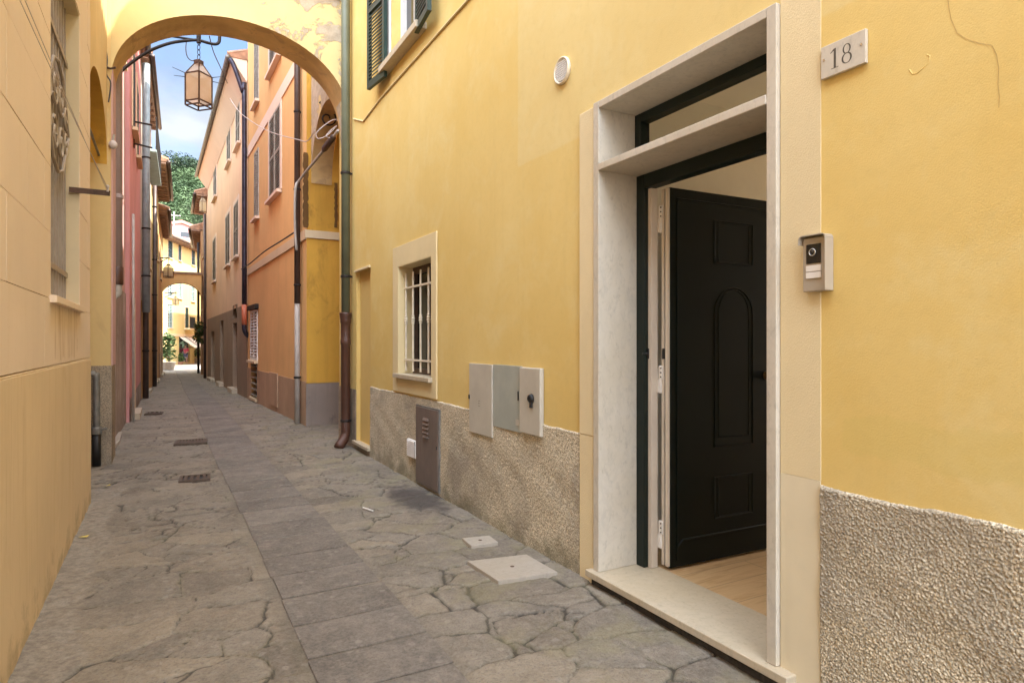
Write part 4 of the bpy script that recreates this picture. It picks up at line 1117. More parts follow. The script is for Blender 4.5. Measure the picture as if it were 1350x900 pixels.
mb.build('wall', M['left_yellow'], ov); so.build('vault', M['gold'], ov, smooth=True)
x = MB(); zt_ = 3.42; x.tube([(-.05, -.95, zt_), (-.05, .99, zt_)], .013, 8); x.build('tie_rod', M['galv'], ov)
x = MB(); x.box(-7, -3.4, -1.0, 1.0, -.2, 4); x.build('alley_end', M['brownwall'], ov, M=Matrix.Translation((-1.2, 0, 0)))

# main arch
ao = empty('street_arch', (.8, YA0, 0), 0, 'weathered yellow plaster arch spanning the street between the two houses', 'archway')
fA = lambda a, b, z: (a - .8, b - YA0, z)
mb = MB(); so = MB(); zs = 4.28; cr = on_y(288, 20, YA0).z
arch_wall(mb, -.54, 2.147, zs, cr - zs, AZT, YA0, YA1, fA, k=40, ss=.92, parts=so)
mb.build('wall', M['arch'], ao); so.build('soffit', M['arch_soffit'], ao, smooth=True)
x = MB(); x.box(-.54 - .8, 2.03 - .8, -.05, .62, AZT + .001, AZT + .07); x.build('coping', simple('slate_coping', (.14, .12, .10), .8, 0, .3, 10), ao, bevel=.01)
# iron tie ends and the bundle of cables at the left springing
def cable(name, pts, r, mat, label, cat='cable', group=None, sag=0):
    pts = [Vector(p) for p in pts]
    if sag and len(pts) == 2:
        A, B = pts; pts = [A.lerp(B, i / 20) - Vector((0, 0, sag * math.sin(math.pi * i / 20))) for i in range(21)]
    return tag(MB().tube(pts, r, 6).build(name, M[mat], smooth=True), label, cat, group)
def smoothpts(pts, k=6):
    P = [Vector(p) for p in pts]; out = []
    for i in range(len(P) - 1):
        a, b, c, d = P[max(i - 1, 0)], P[i], P[i + 1], P[min(i + 2, len(P) - 1)]
        for j in range(k):
            t_ = j / k; out.append(.5 * ((2 * b) + (c - a) * t_ + (2 * a - 5 * b + 4 * c - d) * t_ ** 2 + (3 * b - a - 3 * c + d) * t_ ** 3))
    return out + [P[-1]]
cable('wall_cable', smoothpts([on_y(*p, 8.36) for p in ((127, -6), (133, 40), (141, 75), (140, 97), (146, 110), (143, 135))]), .008, 'darkcable', 'dark cable dropping down the left springing of the arch')
o = empty('arch_hook', on_y(146, 92, 8.40), 0, 'small iron hook at the left springing of the arch', 'hook')
x = MB(); x.tube([(-.06, 0, .02), (.0, -.03, .0), (.05, -.05, .015)], .012, 6); x.build('hook', M['rustiron'], o)
o = empty('junction_box', on_y(149, 191, 8.38), 0, 'small round white cable box on the left pier below the arch', 'junction box')
x = MB(); x.ball((0, 0, 0), .045, .03, .05); x.build('cap', M['cable'], o, smooth=True)
x = MB(); x.tube([(0, 0, .04), (.01, .0, .12)], .012, 8); x.build('gland', M['light_pipe'], o)

# grey standpipe at the pier foot
c = on_y(127, 612, 8.28); o = empty('standpipe', (c.x, 8.30, ground_z(8)), 0, 'short galvanised standpipe with elbow at foot of the left pier', 'pipe')
zt_ = on_y(127, 492, 8.3).z - ground_z(8); zm_ = on_y(127, 572, 8.3).z - ground_z(8)
x = MB(); x.tube(smoothpts([(0, 0, zm_ - .05), (0, 0, zt_ - .08), (-.01, 0, zt_ - .02), (-.06, 0, zt_), (-.14, .06, zt_)], 4), .034, 12); x.build('upper_pipe', M['galv'], o, smooth=True)
x = MB(); x.tube([(0, 0, 0), (0, 0, zm_)], .043, 12); x.build('lower_pipe', M['black'], o, smooth=True)
x = MB(); x.lathe([(.05, 0), (.052, .03), (.052, .07), (.045, .08)], (0, 0, zm_), 12); x.tube([(.03, -.02, zm_ + .05), (.10, -.03, zm_ + .06)], .014, 8); x.build('tap', M['galv'], o)

# ================================================================== RIGHT SIDE beyond the alley: orange house
H5 = House('orange_house', (2.02, 10.62), (1.84, 17.3), 'orange plastered house with grey louvred shutters beyond the alley')
h5 = H5.o; TOP5 = 11.2
wA = H5.rect(356, 160, 370.5, 266); wB = H5.rect(336, 203, 341.5, 291); wC = H5.rect(331, 410, 340, 474); wD = H5.rect(331.5, 477, 339.5, 522)
wE = (wA[0], wA[1], 6.9, 8.6); wF = (wB[0], wB[1], 6.9, 8.6)
mb = MB(); mb.wall(0, H5.L, .67, TOP5, [wA, wB, wC, wD, wE, wF]); shell(mb, H5.L, 6, TOP5, ends=False)
mb.quad((H5.L, 0, -.5), (H5.L, 0, TOP5), (H5.L, -6, TOP5), (H5.L, -6, -.5))
mb.build('wall', M['orange'], h5)
mb = MB(); mb.wall(.001, H5.L, -.5, .675, [wD], n=.012); mb.quad((.001, 0, .675), (H5.L, 0, .675), (H5.L, .012, .675), (.001, .012, .675)); mb.build('plinth', M['orange_low'], h5)
# end wall facing the alley
e = MB(); e.quad((-.002, 0, .66), (-.002, -6, .66), (-.002, -6, TOP5), (-.002, 0, TOP5)); e.build('end_wall', M['gold'], h5)
e = MB(); e.box(-.016, -.003, -6, .012, -.5, .655); e.build('end_plinth', M['grey_plinth'], h5)
z3 = on_y(398, 313, 10.6).z
e = MB(); e.box(-.03, -.003, -6, .03, z3, z3 + .13); e.box(-.003, H5.L, .003, .03, z3 - .02, z3 + .14); e.build('string_course', M['trim'], h5, bevel=.004)
z6 = H5.px(387, 85)[1]
e = MB(); e.box(.001, H5.L, .002, .02, z6 - .25, z6); e.build('upper_band', M['peach_trim'], h5)
# two rough chased strips down the end wall
inv5 = (Matrix.Translation(h5.location) @ Matrix.Rotation(h5.rotation_euler.z, 4, 'Z')).inverted()
for px_, w_, pz0, pz1 in ((403, .045, 300, 201), (443, .03, 300, 207)):
    a = on_y(px_, pz0, 10.60); b_ = on_y(px_, pz1, 10.60)
    mm = MB(); k = 26; rn = random.Random(px_)
    L_ = []; R_ = []
    for i in range(k + 1):
        z = a.z + (b_.z - a.z) * i / k; L_.append((a.x - w_ * rn.uniform(.6, 1.1), z)); R_.append((a.x + w_ * rn.uniform(.6, 1.1), z))
    for i in range(k):
        mm.add([inv5 @ Vector((p[0], 10.606, p[1])) for p in (L_[i], R_[i], R_[i + 1], L_[i + 1])], [(0, 1, 2, 3)])
    mm.build('chased_strip', plaster('scarred_plaster', (.20, .105, .035), .3, 40, .5, .01, .2), h5)
for r_ in (wA, wE): shutter_window(H5, r_, 'shutter', 'peach_trim', 'peach_trim', .055)
for r_ in (wB, wF): shutter_window(H5, r_, 'shutter', 'peach_trim', None, .055)
shutter_window(H5, wC, 'white', 'trim', None, .07)
g = MB(); u0, u1, z0, z1 = wD
g.box(u0, u1, -.19, -.1, z0, z1); gw = g.build('cellar_window', M['black'], h5)
x = MB()
for k in range(6):
    zz = z0 + (z1 - z0) * (k + .3) / 6; x.box(u0 + .01, u1 - .01, -.06, .014, zz, zz + .03)
x.build('slat', M['shutter'], gw)
x = MB(); x.box(u0 - .05, u1 + .05, .0125, .06, z0 - .06, z0 - .002); x.build('sill', M['trim'], gw)
x = MB(); x.box(wC[0] - .12, wC[1] + .12, .003, .08, wC[3] + .01, wC[3] + .12); x.build('lintel_shelf', M['iron'], h5)
ru = H5.rect(357, 490, 367.5, 532); x = MB(); x.box(ru[0], ru[1], .0125, .035, ru[2], ru[3]); x.build('hatch', M['orange_low'], h5, bevel=.004)
roof(H5, TOP5, 6, .5, 1.4, 0, H5.L)
# downpipe at its corner
c = H5.px(392, 400, .07); P_ = H5.w(c[0], .07, ground_z(11))
o = empty('drainpipe', P_, 0, 'dark brown drainpipe with pale lower half on corner of orange house', 'drainpipe')
zq = c[1] - ground_z(11)
x = MB(); x.tube([(0, 0, zq), (0, 0, 10.9)], .05, 14); x.build('upper_pipe', M['dark_pipe'], o, smooth=True)
x = MB(); x.tube([(0, 0, 0), (0, 0, zq + .02)], .045, 14); x.build('lower_pipe', M['light_pipe'], o, smooth=True)
for z in (.75, 2.3, 3.9, 5.2):
    x = MB(); x.lathe([(.053, 0), (.06, .005), (.06, .03), (.053, .035)], (0, 0, z), 14); x.build('bracket', M['iron'], o)
# alley arch wall in the street plane between yellow and orange houses
av = empty('alley_arch', (2.05, 9.8, 0), 0, 'ochre arch closing the alley mouth beside the orange house', 'archway')
fB = lambda a, b, z: (b - 2.05, a - 9.8, z)
mb = MB(); so = MB(); zsp = on_y(400, 240, 10.6).z
arch_wall(mb, 8.62, 10.60, zsp, .98, 8.0, 2.09, 2.42, fB, k=28, parts=so)
mb.build('wall', M['arch'], av); so.build('soffit', M['arch_soffit'], av, smooth=True)
mb = MB(); so = MB(); arch_wall(mb, 8.985, 10.60, zsp + .05, .86, 7.9, 2.43, 7.0, fB, k=28, parts=so)
so.build('vault', M['gold'], av, smooth=True)
x = MB(); x.box(5.2, 5.4, -1.0, 1.0, -.5, 6); x.build('alley_end', M['brownwall'], av)
# iron scroll in the alley arch
ps = on_y(432, 152, 9.9); o = empty('iron_scroll', ps, 0, 'black wrought iron scroll bracket under the alley arch', 'bracket')
x = MB(); x.tube([(p[0], 0, p[2]) for p in spiral((0, 0, -.05), .03, .15, 0, 1.3)] , .012, 8); x.tube(smoothpts([(.0, 0, .1), (-.03, 0, .18), (-.1, 0, .19), (-.12, 0, .16)]), .012, 8); x.ball((-.05, 0, .21), .03); x.build('scroll', M['iron'], o)
# service cable: tube with joint, and the pale loops
A = on_y(446, 172, 8.75); B = on_y(425, 200, 9.5); C = on_y(396, 236, 10.5); C2 = on_y(389.5, 250, 10.5); D_ = on_y(389, 300, 10.52); E_ = on_y(391, 330, 10.52)
o = empty('service_cable', A, 0, 'grey service cable with thick joint sloping across the alley mouth', 'cable')
x = MB(); x.tube(smoothpts([p - A for p in (A, B, C, C2, D_, E_)], 8), .02, 8); x.build('conduit', M['light_pipe'], o, smooth=True)
x = MB(); x.tube([A.lerp(B, .25) - A, A.lerp(B, .3) - A, A.lerp(B, .85) - A, A.lerp(B, .95) - A], [.02, .042, .045, .025], 10); x.build('joint', M['dark_pipe'], o, smooth=True)
lp = [(447, 160), (440, 158), (428, 165), (417, 176), (420, 183), (432, 178), (444, 166), (436, 172), (430, 180), (440, 181), (448, 170)]
cable('cable_loop', smoothpts([on_y(*p, 9.0) for p in lp], 6), .007, 'cable', 'coiled loops of pale cable hanging by the alley arch')
cable('span_cable', smoothpts([on_y(415, 172, 9.0), on_y(405, 186, 9.6), on_y(392, 184, 10.5), on_y(352, 172, 13.0), on_y(318, 150, 16.5), on_y(303, 130, 17.5)], 8), .008, 'cable', 'pale cable swagged along the orange house front')
cable('wall_cable', smoothpts([on_y(387, 307, 10.55), on_y(370, 318, 11.8), on_y(348, 332, 13.7), on_y(330, 347, 16), on_y(318, 355, 17.6)], 6), .014, 'darkcable', 'dark bundled cable running along the orange house moulding')

# ================================================================== peach house
H6 = House('peach_house', (1.84, 17.32), (1.62, 30.5), 'peach house with taupe ground floor and arched door')
h6 = H6.o; TOP6 = 8.45; G6 = 2.3
up = [H6.rect(309, 272, 315, 342), H6.rect(298, 287, 303.5, 353), H6.rect(311.5, 148, 317, 199), H6.rect(299.5, 172, 304.5, 222), H6.rect(282, 213, 286, 266), H6.rect(281, 318, 285, 373)]
lo = [H6.rect(307.5, 426, 313, 512), H6.rect(291, 423, 295, 505), H6.rect(278.5, 437, 283, 502)]
lo = [(a, b, ground_z(H6.w(a, 0, 0).y) + .12, d) for a, b, c, d in lo]
mb = MB(); mb.wall(0, H6.L, G6, TOP6, up); shell(mb, H6.L, 6, TOP6); mb.build('wall', M['peach'], h6)
fl = (lo[0][0], lo[0][1], lo[0][3] + .12, lo[0][3] + .52)
mb = MB(); mb.wall(0, H6.L, -.7, G6, lo + [fl], n=.012); mb.quad((0, 0, G6), (H6.L, 0, G6), (H6.L, .012, G6), (0, .012, G6)); mb.build('ground_floor', M['taupe'], h6)
for r_ in up: shutter_window(H6, r_, 'shutter', 'peach_trim', 'peach_trim', .055)
for i, r_ in enumerate(lo):
    x = MB(); x.box(r_[0] + .002, r_[1] - .002, -.19, -.13, r_[2] - .1, r_[3] - .002)
    um = (r_[0] + r_[1]) / 2
    x.box(r_[0] + .08, um - .03, -.131, -.115, r_[2] + .15, r_[3] - .15); x.box(um + .03, r_[1] - .08, -.131, -.115, r_[2] + .15, r_[3] - .15)
    d_ = x.build('door', simple('brown_door', ((.13, .085, .055), (.11, .075, .05), (.35, .30, .25))[i], .5), h6)
    x = MB(); x.box(r_[0] - .1, r_[1] + .1, -.12, .16, r_[2] - .3, r_[2] - .002); x.build('step', M['marble_sill'], d_, bevel=.01)
    x = MB(); x.ball((r_[0] + .12, -.09, r_[2] + 1.0), .03); x.build('handle', M['brass'], d_)
x = MB(); um = (fl[0] + fl[1]) / 2; hw = (fl[1] - fl[0]) / 2
x.box(fl[0] + .001, fl[1] - .001, -.18, -.12, fl[2], fl[3] - .001); fq = x.build('fanlight', M['glass'], h6)
ar = [(fl[0] - .003, fl[3] + .003)] + [(um - hw * math.cos(R(k)), fl[2] + (fl[3] - fl[2]) * math.sin(R(k))) for k in range(0, 181, 12)] + [(fl[1] + .003, fl[3] + .003)]
x = MB()
for s_ in (0, 1):
    for k in range(8):
        i0 = k if s_ == 0 else 15 - k; a = ar[1:-1][i0]; b = ar[1:-1][i0 + 1 if s_ == 0 else i0 - 1]
        c_ = (fl[0] - .003, fl[3] + .003) if s_ == 0 else (fl[1] + .003, fl[3] + .003)
        x.add([(c_[0], .0135, c_[1]), (a[0], .0135, a[1]), (b[0], .0135, b[1])], [(0, 1, 2)])
x.build('arch_head', M['taupe'], fq)
roof(H6, TOP6, 6, .40, 1.3, 0, H6.L, gmat='galv', soff='peach_trim', rafters=False)
P_ = H6.w(-.08, .09, ground_z(17)); o = empty('drainpipe', P_, 0, 'blue black drainpipe with red foot between orange and peach houses', 'drainpipe')
za = on_y(323, 402, 17.2).z - P_.z; zb = on_y(323, 428, 17.2).z - P_.z
x = MB(); x.tube(smoothpts([(0, 0, za), (0, 0, 7.6), (-.03, .0, 7.75), (-.22, .05, 8.35), (-.32, .08, 8.55)], 4), .06, 12); x.build('upper_pipe', M['blue_pipe'], o, smooth=True)
x = MB(); x.tube([(0, 0, zb), (0, 0, za + .01)], .066, 12); x.build('painted_foot', M['red_paint'], o, smooth=True)
x = MB(); x.tube(smoothpts([(0, 0, zb + .02), (0, .0, zb - .12), (.06, .02, zb - .25), (.12, .03, zb - .28)], 4), .06, 12); x.build('elbow', M['blue_pipe'], o, smooth=True)
# short bracket on the peach front
a = H6.px(320, 141); 
# ================================================================== far right narrow houses
H7 = House('narrow_brown_house', (1.62, 30.55), (1.66, 35.2), 'narrow pale house with dark drainpipe at the right bend')
mb = MB(); rws = [(1.0, 1.9, 5.4, 6.9), (2.8, 3.7, 5.4, 6.9), (1.0, 1.9, 2.9, 4.4), (2.8, 3.7, 2.9, 4.4), (1.2, 2.2, -.2, 1.9)]
mb.wall(0, H7.L, -.8, 7.7, rws); shell(mb, H7.L, 5, 7.7); mb.build('wall', M['peach'], H7.o)
for r_ in rws[:4]: shutter_window(H7, r_, 'green_shutter', 'trim', None, .08)
x = MB(); r_ = rws[4]; x.box(r_[0], r_[1], -.2, -.12, r_[2] - .2, r_[3]); x.build('door', M['brown_pipe'], H7.o)
roof(H7, 7.7, 5, .45, 1.2, 0, H7.L)
H7b = House('brown_corner_house', (1.55, 35.3), (1.92, 42.0), 'brown plastered house closing the right side beyond the second arch')
mb = MB(); rws = [(1.0, 1.9, 4.6, 6.0), (3.6, 4.5, 4.6, 6.0), (1.0, 2.0, -.3, 1.8), (3.6, 4.6, -.3, 1.8)]
mb.wall(0, H7b.L, -.9, 6.9, rws); shell(mb, H7b.L, 5, 6.9); mb.build('wall', M['brownwall'], H7b.o)
for r_ in rws[:2]: shutter_window(H7b, r_, 'green_shutter', 'trim', None, .08)
for r_ in rws[2:]:
    x = MB(); x.box(r_[0], r_[1], -.2, -.12, r_[2] - .2, r_[3]); x.build('door', M['dark_pipe'], H7b.o)
roof(H7b, 6.9, 5, .45, 1.2, 0, H7b.L)
for (u, hs, lab, mat) in ((.15, H7, 'dark drainpipe on the narrow house at the right bend', 'dark_pipe'), (.2, H7b, 'black drainpipe on the brown corner house', 'black')):
    P_ = hs.w(u, .1, ground_z(31)); o = empty('drainpipe', P_, 0, lab, 'drainpipe')
    x = MB(); x.tube([(0, 0, 0), (0, 0, 7.2 if hs is H7 else 6.6)], .06, 10); x.build('pipe', M[mat], o, smooth=True)
    x = MB(); x.lathe([(.063, 0), (.075, .005), (.075, .05), (.063, .055)], (0, 0, 2.2), 10); x.build('bracket', M['iron'], o)

# ================================================================== left side beyond the arch
def left_house(name, y0, y1, x0, x1, top, mat, label, wins=(), doors=(), low=None, lowz=1.2, roofov=.35, shut='green_shutter', doormat='white', eave=True, soff='soffit', wintrim='trim'):
    h = House(name, (x1, y1), (x0, y0), label)
    U = lambda Y: h.L * (y1 - Y) / (y1 - y0)
    wr = [(U(b), U(a), z0, z1) for a, b, z0, z1 in wins]; dr_ = [(U(b), U(a), ground_z(a) + .1, ground_z(a) + z1) for a, b, z1 in doors]
    mb = MB(); mb.wall(0, h.L, -.9, top, wr + dr_); shell(mb, h.L, 6, top); mb.build('wall', M[mat], h.o)
    if low:
        mb = MB(); mb.wall(0.001, h.L - .001, -.9, lowz, [q_ for q_ in dr_ + wr if q_[2] < lowz], n=.012, depth=0); mb.build('plinth', M[low], h.o)
    for r_ in wr: shutter_window(h, r_, shut, wintrim, wintrim, .06)
    for r_ in dr_:
        x = MB(); x.box(r_[0] + .001, r_[1] - .001, -.18, -.12, r_[2] - .1, r_[3] - .001); um = (r_[0] + r_[1]) / 2
        x.box(r_[0] + .1, um - .04, -.121, -.105, r_[2] + .2, r_[3] - .2); x.box(um + .04, r_[1] - .1, -.121, -.105, r_[2] + .2, r_[3] - .2)
        d_ = x.build('door', M[doormat], h.o)
        x = MB(); x.box(r_[0] - .09, r_[0] - .001, .0125, .03, r_[2] - .1, r_[3] + .09); x.box(r_[1] + .001, r_[1] + .09, .0125, .03, r_[2] - .1, r_[3] + .09); x.box(r_[0], r_[1], .0125, .029, r_[3] + .001, r_[3] + .09)
        x.build('door_surround', M['trim'], d_)
        x = MB(); x.box(r_[0] - .1, r_[1] + .1, -.11, .14, r_[2] - .25, r_[2] - .002); x.build('step', M['marble_sill'], d_)
        x = MB(); x.ball((um + .06, -.09, r_[2] + 1.0), .03); x.build('handle', M['brass'], d_)
    if eave: roof(h, top, 6, roofov, 1.2, 0, h.L, soff=soff)
    return h
L1 = left_house('weathered_rose_house', 9.0, 12.6, -.645, -.60, 9.2, 'rose', 'weathered rose house with bare stone patches behind the grey drainpipe', wins=[(10.6, 11.4, 5.6, 7.0)], low='bare', lowz=2.15, roofov=.15)
L2 = left_house('pink_house', 12.65, 18.4, -.54, -.55, 8.6, 'pink', 'pink plastered house with a red door reveal on the left', wins=[(15.6, 16.5, 5.3, 6.9), (13.6, 14.5, 5.3, 6.9)], doors=[(13.3, 14.3, 2.15)], low='bare', lowz=.35, roofov=.12, doormat='red_paint')
L3 = left_house('pale_grey_house', 18.45, 24.6, -.55, -.42, 8.55, 'palewall', 'tall pale grey house with a teal balcony on the left', wins=[(19.4, 20.3, 6.75, 8.1), (22.0, 22.9, 6.75, 8.1), (19.4, 20.3, 3.6, 5.2), (22.0, 22.9, 3.6, 5.2)], doors=[(20.8, 21.7, 2.1)], low='ochre', lowz=2.4, roofov=.20, shut='white')
L4 = left_house('ochre_house', 24.65, 31.2, -.42, -.26, 7.45, 'paleyellow', 'cream and ochre house with wide brown eaves on the left', wins=[(26.0, 26.9, 4.6, 6.2), (28.8, 29.7, 4.6, 6.2)], doors=[(25.6, 26.5, 2.15), (28.0, 28.9, 2.15)], low='ochre', lowz=3.0, roofov=.46)
L5 = left_house('tan_house', 31.25, 39.0, -.26, -.12, 7.0, 'ochre', 'tan house on the left meeting the second arch', wins=[(32.5, 33.4, 4.2, 5.8), (36, 36.9, 4.2, 5.8)], doors=[(33.6, 34.5, 2.1), (36.5, 37.4, 2.1)], low='brownwall', lowz=.8, roofov=.35)
# big grey drainpipe on the rose house
P_ = on_y(153.5, 300, 9.25); z1_ = on_y(153, 352, P_.y).z
o = empty('drainpipe', (P_.x, P_.y, 0), 0, 'thick pale grey drainpipe beside the pink house, broken off above the ground', 'drainpipe')
x = MB(); x.tube([(0, 0, z1_), (0, 0, 9.0)], .066, 16); x.build('upper_pipe', M['grey_pipe'], o, smooth=True)
x = MB(); x.lathe([(.072, z1_ - .22), (.076, z1_ - .2), (.076, z1_), (.067, z1_ + .005)], (0, 0, 0), 16); x.build('collar', M['brown_pipe'], o, smooth=True)
zq = on_y(150, 400, P_.y).z
x = MB(); x.tube(smoothpts([(0, 0, z1_ - .2), (0, 0, z1_ - .32), (-.04, -.03, zq + .1), (-.08, -.05, zq)], 4), [.06] * 13, 14); x.build('elbow', M['light_pipe'], o, smooth=True)
x = MB(); x.lathe([(.068, 0), (.076, .006), (.076, .05), (.068, .056)], (0, 0, z1_ + .85), 16); x.build('bracket', M['grey_pipe'], o)
# slimmer pipes further on
for (Y, hs, mat, r_, lab, zt_, zb_) in ((12.75, L2, 'light_pipe', .022, 'slim pale drainpipe at the near edge of the pink house', 3.6, 0), (18.5, L3, 'teal_pipe', .09, 'wide teal grey drainpipe between pink and pale grey houses', 8.5, 2.2), (18.8, L3, 'dark_pipe', .07, 'dark lower drainpipe below the teal pipe', 4.6, 0), (24.7, L4, 'dark_pipe', .07, 'dark drainpipe between the pale grey and ochre houses', 7.2, 0)):
    u = hs.L * (hs.p0.y - Y) / abs(hs.d.y) / hs.L if False else (hs.p0.y - Y) / -hs.d.y
    P_ = hs.w(u, r_ + .03, ground_z(Y)); o = empty('drainpipe', P_, 0, lab, 'drainpipe')
    x = MB(); x.tube([(0, 0, zb_), (0, 0, zt_)], r_, 12); x.build('pipe', M[mat], o, smooth=True)
    for z in (1.2, 3.1, 4.3, 6.1) if mat != 'light_pipe' else ():
        if zb_ < z < zt_: MB().lathe([(r_ + .003, 0), (r_ + .012, .005), (r_ + .012, .04), (r_ + .003, .045)], (0, 0, z), 12).build('bracket', M['iron'], o)
# teal balcony on the pale house
u0, u1 = (L3.p0.y - 23.8) / -L3.d.y, (L3.p0.y - 19.6) / -L3.d.y
zb_ = on_y(190, 190, 19.2).z
x = MB(); x.box(u0, u1, .014, .32, zb_ - .07, zb_); bl = x.build('balcony', M['pale_shutter'], L3.o, bevel=.01)
x = MB(); x.box(u0, u1, .29, .32, zb_ + .85, zb_ + .89); x.box(u0, u1, .292, .318, zb_ + .05, zb_ + .08)
k = int((u1 - u0) / .11)
for i in range(k + 1):
    u = u0 + .01 + (u1 - u0 - .02) * i / k; x.box(u - .008, u + .008, .297, .313, zb_ + .001, zb_ + .85)
x.build('railing', M['iron'], bl)
# clothes dryers on the pink house: arms with lines
for i, (py, lab) in enumerate((((163, 'iron drying rack arm on the pink house, upper one')), ((192, 'iron drying rack arm on the pink house, lower one')))):
    A = on_y(160, py - 5, 14.2); A.x = -.53; B = on_y(200, py + 2, 14.5) if i == 0 else on_y(200, py + 3, 14.5)
    o = empty('drying_rack', A, 0, lab, 'drying rack', 'drying rack arms on the pink house')
    x = MB(); x.tube([(0, 0, 0), B - A], .018, 8); x.build('arm', M['iron'], o); x = MB(); x.box(-.01, .012, -.04, .04, -.09, .09); x.build('wall_plate', M['rustiron'], o)
a_ = on_y(198.5, 166, 14.5); b_ = on_y(198.5, 194, 14.5)
cable('drying_line', [a_, b_], .006, 'cable', 'thin line tying the two drying arms on the pink house')

# ================================================================== second arch
a2 = empty('street_arch', (.7, 35, 0), 0, 'low far arch of orange plaster joining the houses at the street end', 'archway')
f2 = lambda a, b, z: (a - .7, b - 35, z)
mb = MB(); so = MB(); zt_ = on_y(240, 361, 35).z; zc_ = on_y(240, 372.5, 35).z; zs_ = on_y(215, 392, 35).z
arch_wall(mb, -.19, 1.58, zs_, zc_ - zs_, zt_, 35, 35.6, f2, k=24, parts=so); mb.build('wall', M['orange'], a2); so.build('soffit', M['orange'], a2)
x = MB(); x.box(-.9, .88, -.06, .66, zt_ + .001, zt_ + .1); x.build('coping', M['soffit'], a2)

# ================================================================== lanterns
t = NT('frosted_amber_glass')
c_ = t.mix(t.ramp(t.noise(6, 5, .6), [(.35, 0), (.7, 1)]), (.90, .83, .68), (.97, .95, .88))
tr = t.n('ShaderNodeBsdfTranslucent'); t.l(c_, tr.inputs[0]); ms_ = t.n('ShaderNodeMixShader'); ms_.inputs[0].default_value = .88
M['amber'] = t.out(c_, .35); t.l(t.b.outputs[0], ms_.inputs[1]); t.l(tr.outputs[0], ms_.inputs[2]); tp = t.n('ShaderNodeBsdfTransparent'); tp.inputs[0].default_value = (.97, .93, .84, 1); m2 = t.n('ShaderNodeMixShader'); m2.inputs[0].default_value = .5; t.l(ms_.outputs[0], m2.inputs[1]); t.l(tp.outputs[0], m2.inputs[2]); t.l(m2.outputs[0], t.t.nodes['Material Output'].inputs[0])
def lantern(loc, w, h, rz, label, arms=True, chain=.2, lod=False):
    """loc: centre of lantern bottom"""
    o = empty('street_lantern', loc, rz, label, 'lantern', 'street lanterns hung over the lane')
    b = w * .012 / .36 if False else .012 * (w / .36)
    hb = h * .68; base = h * .09
    f = MB()
    for sx_ in (-1, 1):
        for sy in (-1, 1):
            f.box(sx_ * w / 2 - b, sx_ * w / 2 + b, sy * w / 2 - b, sy * w / 2 + b, 0, hb)
            f.tube([(sx_ * w / 2, sy * w / 2, hb), (sx_ * w * .16, sy * w * .16, h * .92)], b, 6)
    for z in (0, base, hb):
        for s_ in (-1, 1):
            f.box(-w / 2 + b, w / 2 - b, s_ * w / 2 - b * .95, s_ * w / 2 + b * .95, z - b, z + b); f.box(s_ * w / 2 - b * .95, s_ * w / 2 + b * .95, -w / 2 + b, w / 2 - b, z - b, z + b)
    f.build('frame', M['rustiron'], o)
    p = MB(); i = w / 2 - b * .2
    for s_ in (-1, 1):
        p.box(-w / 2 + b, w / 2 - b, s_ * i - .002, s_ * i + .002, base + b, hb - b); p.box(s_ * i - .002, s_ * i + .002, -w / 2 + b, w / 2 - b, base + b, hb - b)
    p.build('pane', M['amber'], o)
    p = MB(); q = w * .16; ww = w / 2
    for (x0, y0, x1, y1) in ((-1, -1, 1, -1), (1, -1, 1, 1), (1, 1, -1, 1), (-1, 1, -1, -1)):
        p.quad((x0 * ww, y0 * ww, hb), (x1 * ww, y1 * ww, hb), (x1 * q, y1 * q, h * .92), (x0 * q, y0 * q, h * .92))
    p.build('hood_pane', M['amber'], o)
    p = MB(); p.box(-q - b, q + b, -q - b, q + b, h * .91, h); p.build('cap', M['rustiron'], o, bevel=.005)
    if arms:
        for sx_ in (-1, 1):
            for sy in (-1, 1):
                MB().tube([(sx_ * w / 2, sy * w / 2, hb), (sx_ * w * .98, sy * w * .98, hb + .05)], [b * .7, b * .35], 6).build('spike', M['iron'], o)
                MB().tube([(sx_ * w / 2, sy * w / 2, hb * .88), (sx_ * w * .92, sy * w * .92, hb * .86)], [b * .7, b * .35], 6).build('spike', M['iron'], o)
    p = MB(); n = max(3, int(chain / .06))
    for k in range(n):
        z = h + .01 + (k + .5) * chain / n; a = chain / n * .62; pts = []
        for j in range(10):
            th = 2 * math.pi * j / 10; v = (a * .55 * math.cos(th), 0, a * math.sin(th)) if k % 2 else (0, a * .55 * math.cos(th), a * math.sin(th)); pts.append((v[0], v[1], z + v[2]))
        p.tube(pts, b * .6, 5, closed=True)
    p.build('chain', M['iron'], o)
    return o
YL = 10.0
lb_ = on_y(262, 141, YL); ltp = on_y(262, 80, YL).z; ch = on_y(262, 54, YL).z
lantern(lb_, .24, ltp - lb_.z, R(44), 'large square amber glass lantern hanging under the near arch', True, ch - ltp)
o = empty('lantern_bracket', on_y(150, 110, YL), 0, 'curved black iron bracket carrying the large lantern', 'bracket')
W0 = Vector(o.location)
arc = [on_y(*p, YL) - W0 for p in ((148, 108), (162, 92), (180, 78), (200, 66), (225, 57), (250, 53.5), (262, 53.5), (275, 57), (284, 58.5), (288.5, 56), (289.5, 50), (289.5, 40))]
x = MB(); x.tube(smoothpts(arc, 5), .022, 8); x.build('arm', M['iron'], o, smooth=True)
x = MB(); x.tube([on_y(225, 48, YL) - W0, on_y(262, 53.5, YL) - W0], .016, 8); x.tube([on_y(262, 46, YL) - W0, on_y(262, 57, YL) - W0], .03, 8); x.build('stay', M['iron'], o)
cable('lantern_wire', smoothpts([on_y(*p, YL) for p in ((246, 53), (245, 65), (247, 75), (252, 80), (257, 80))]), .006, 'darkcable', 'thin feed wire looping down to the large lantern')
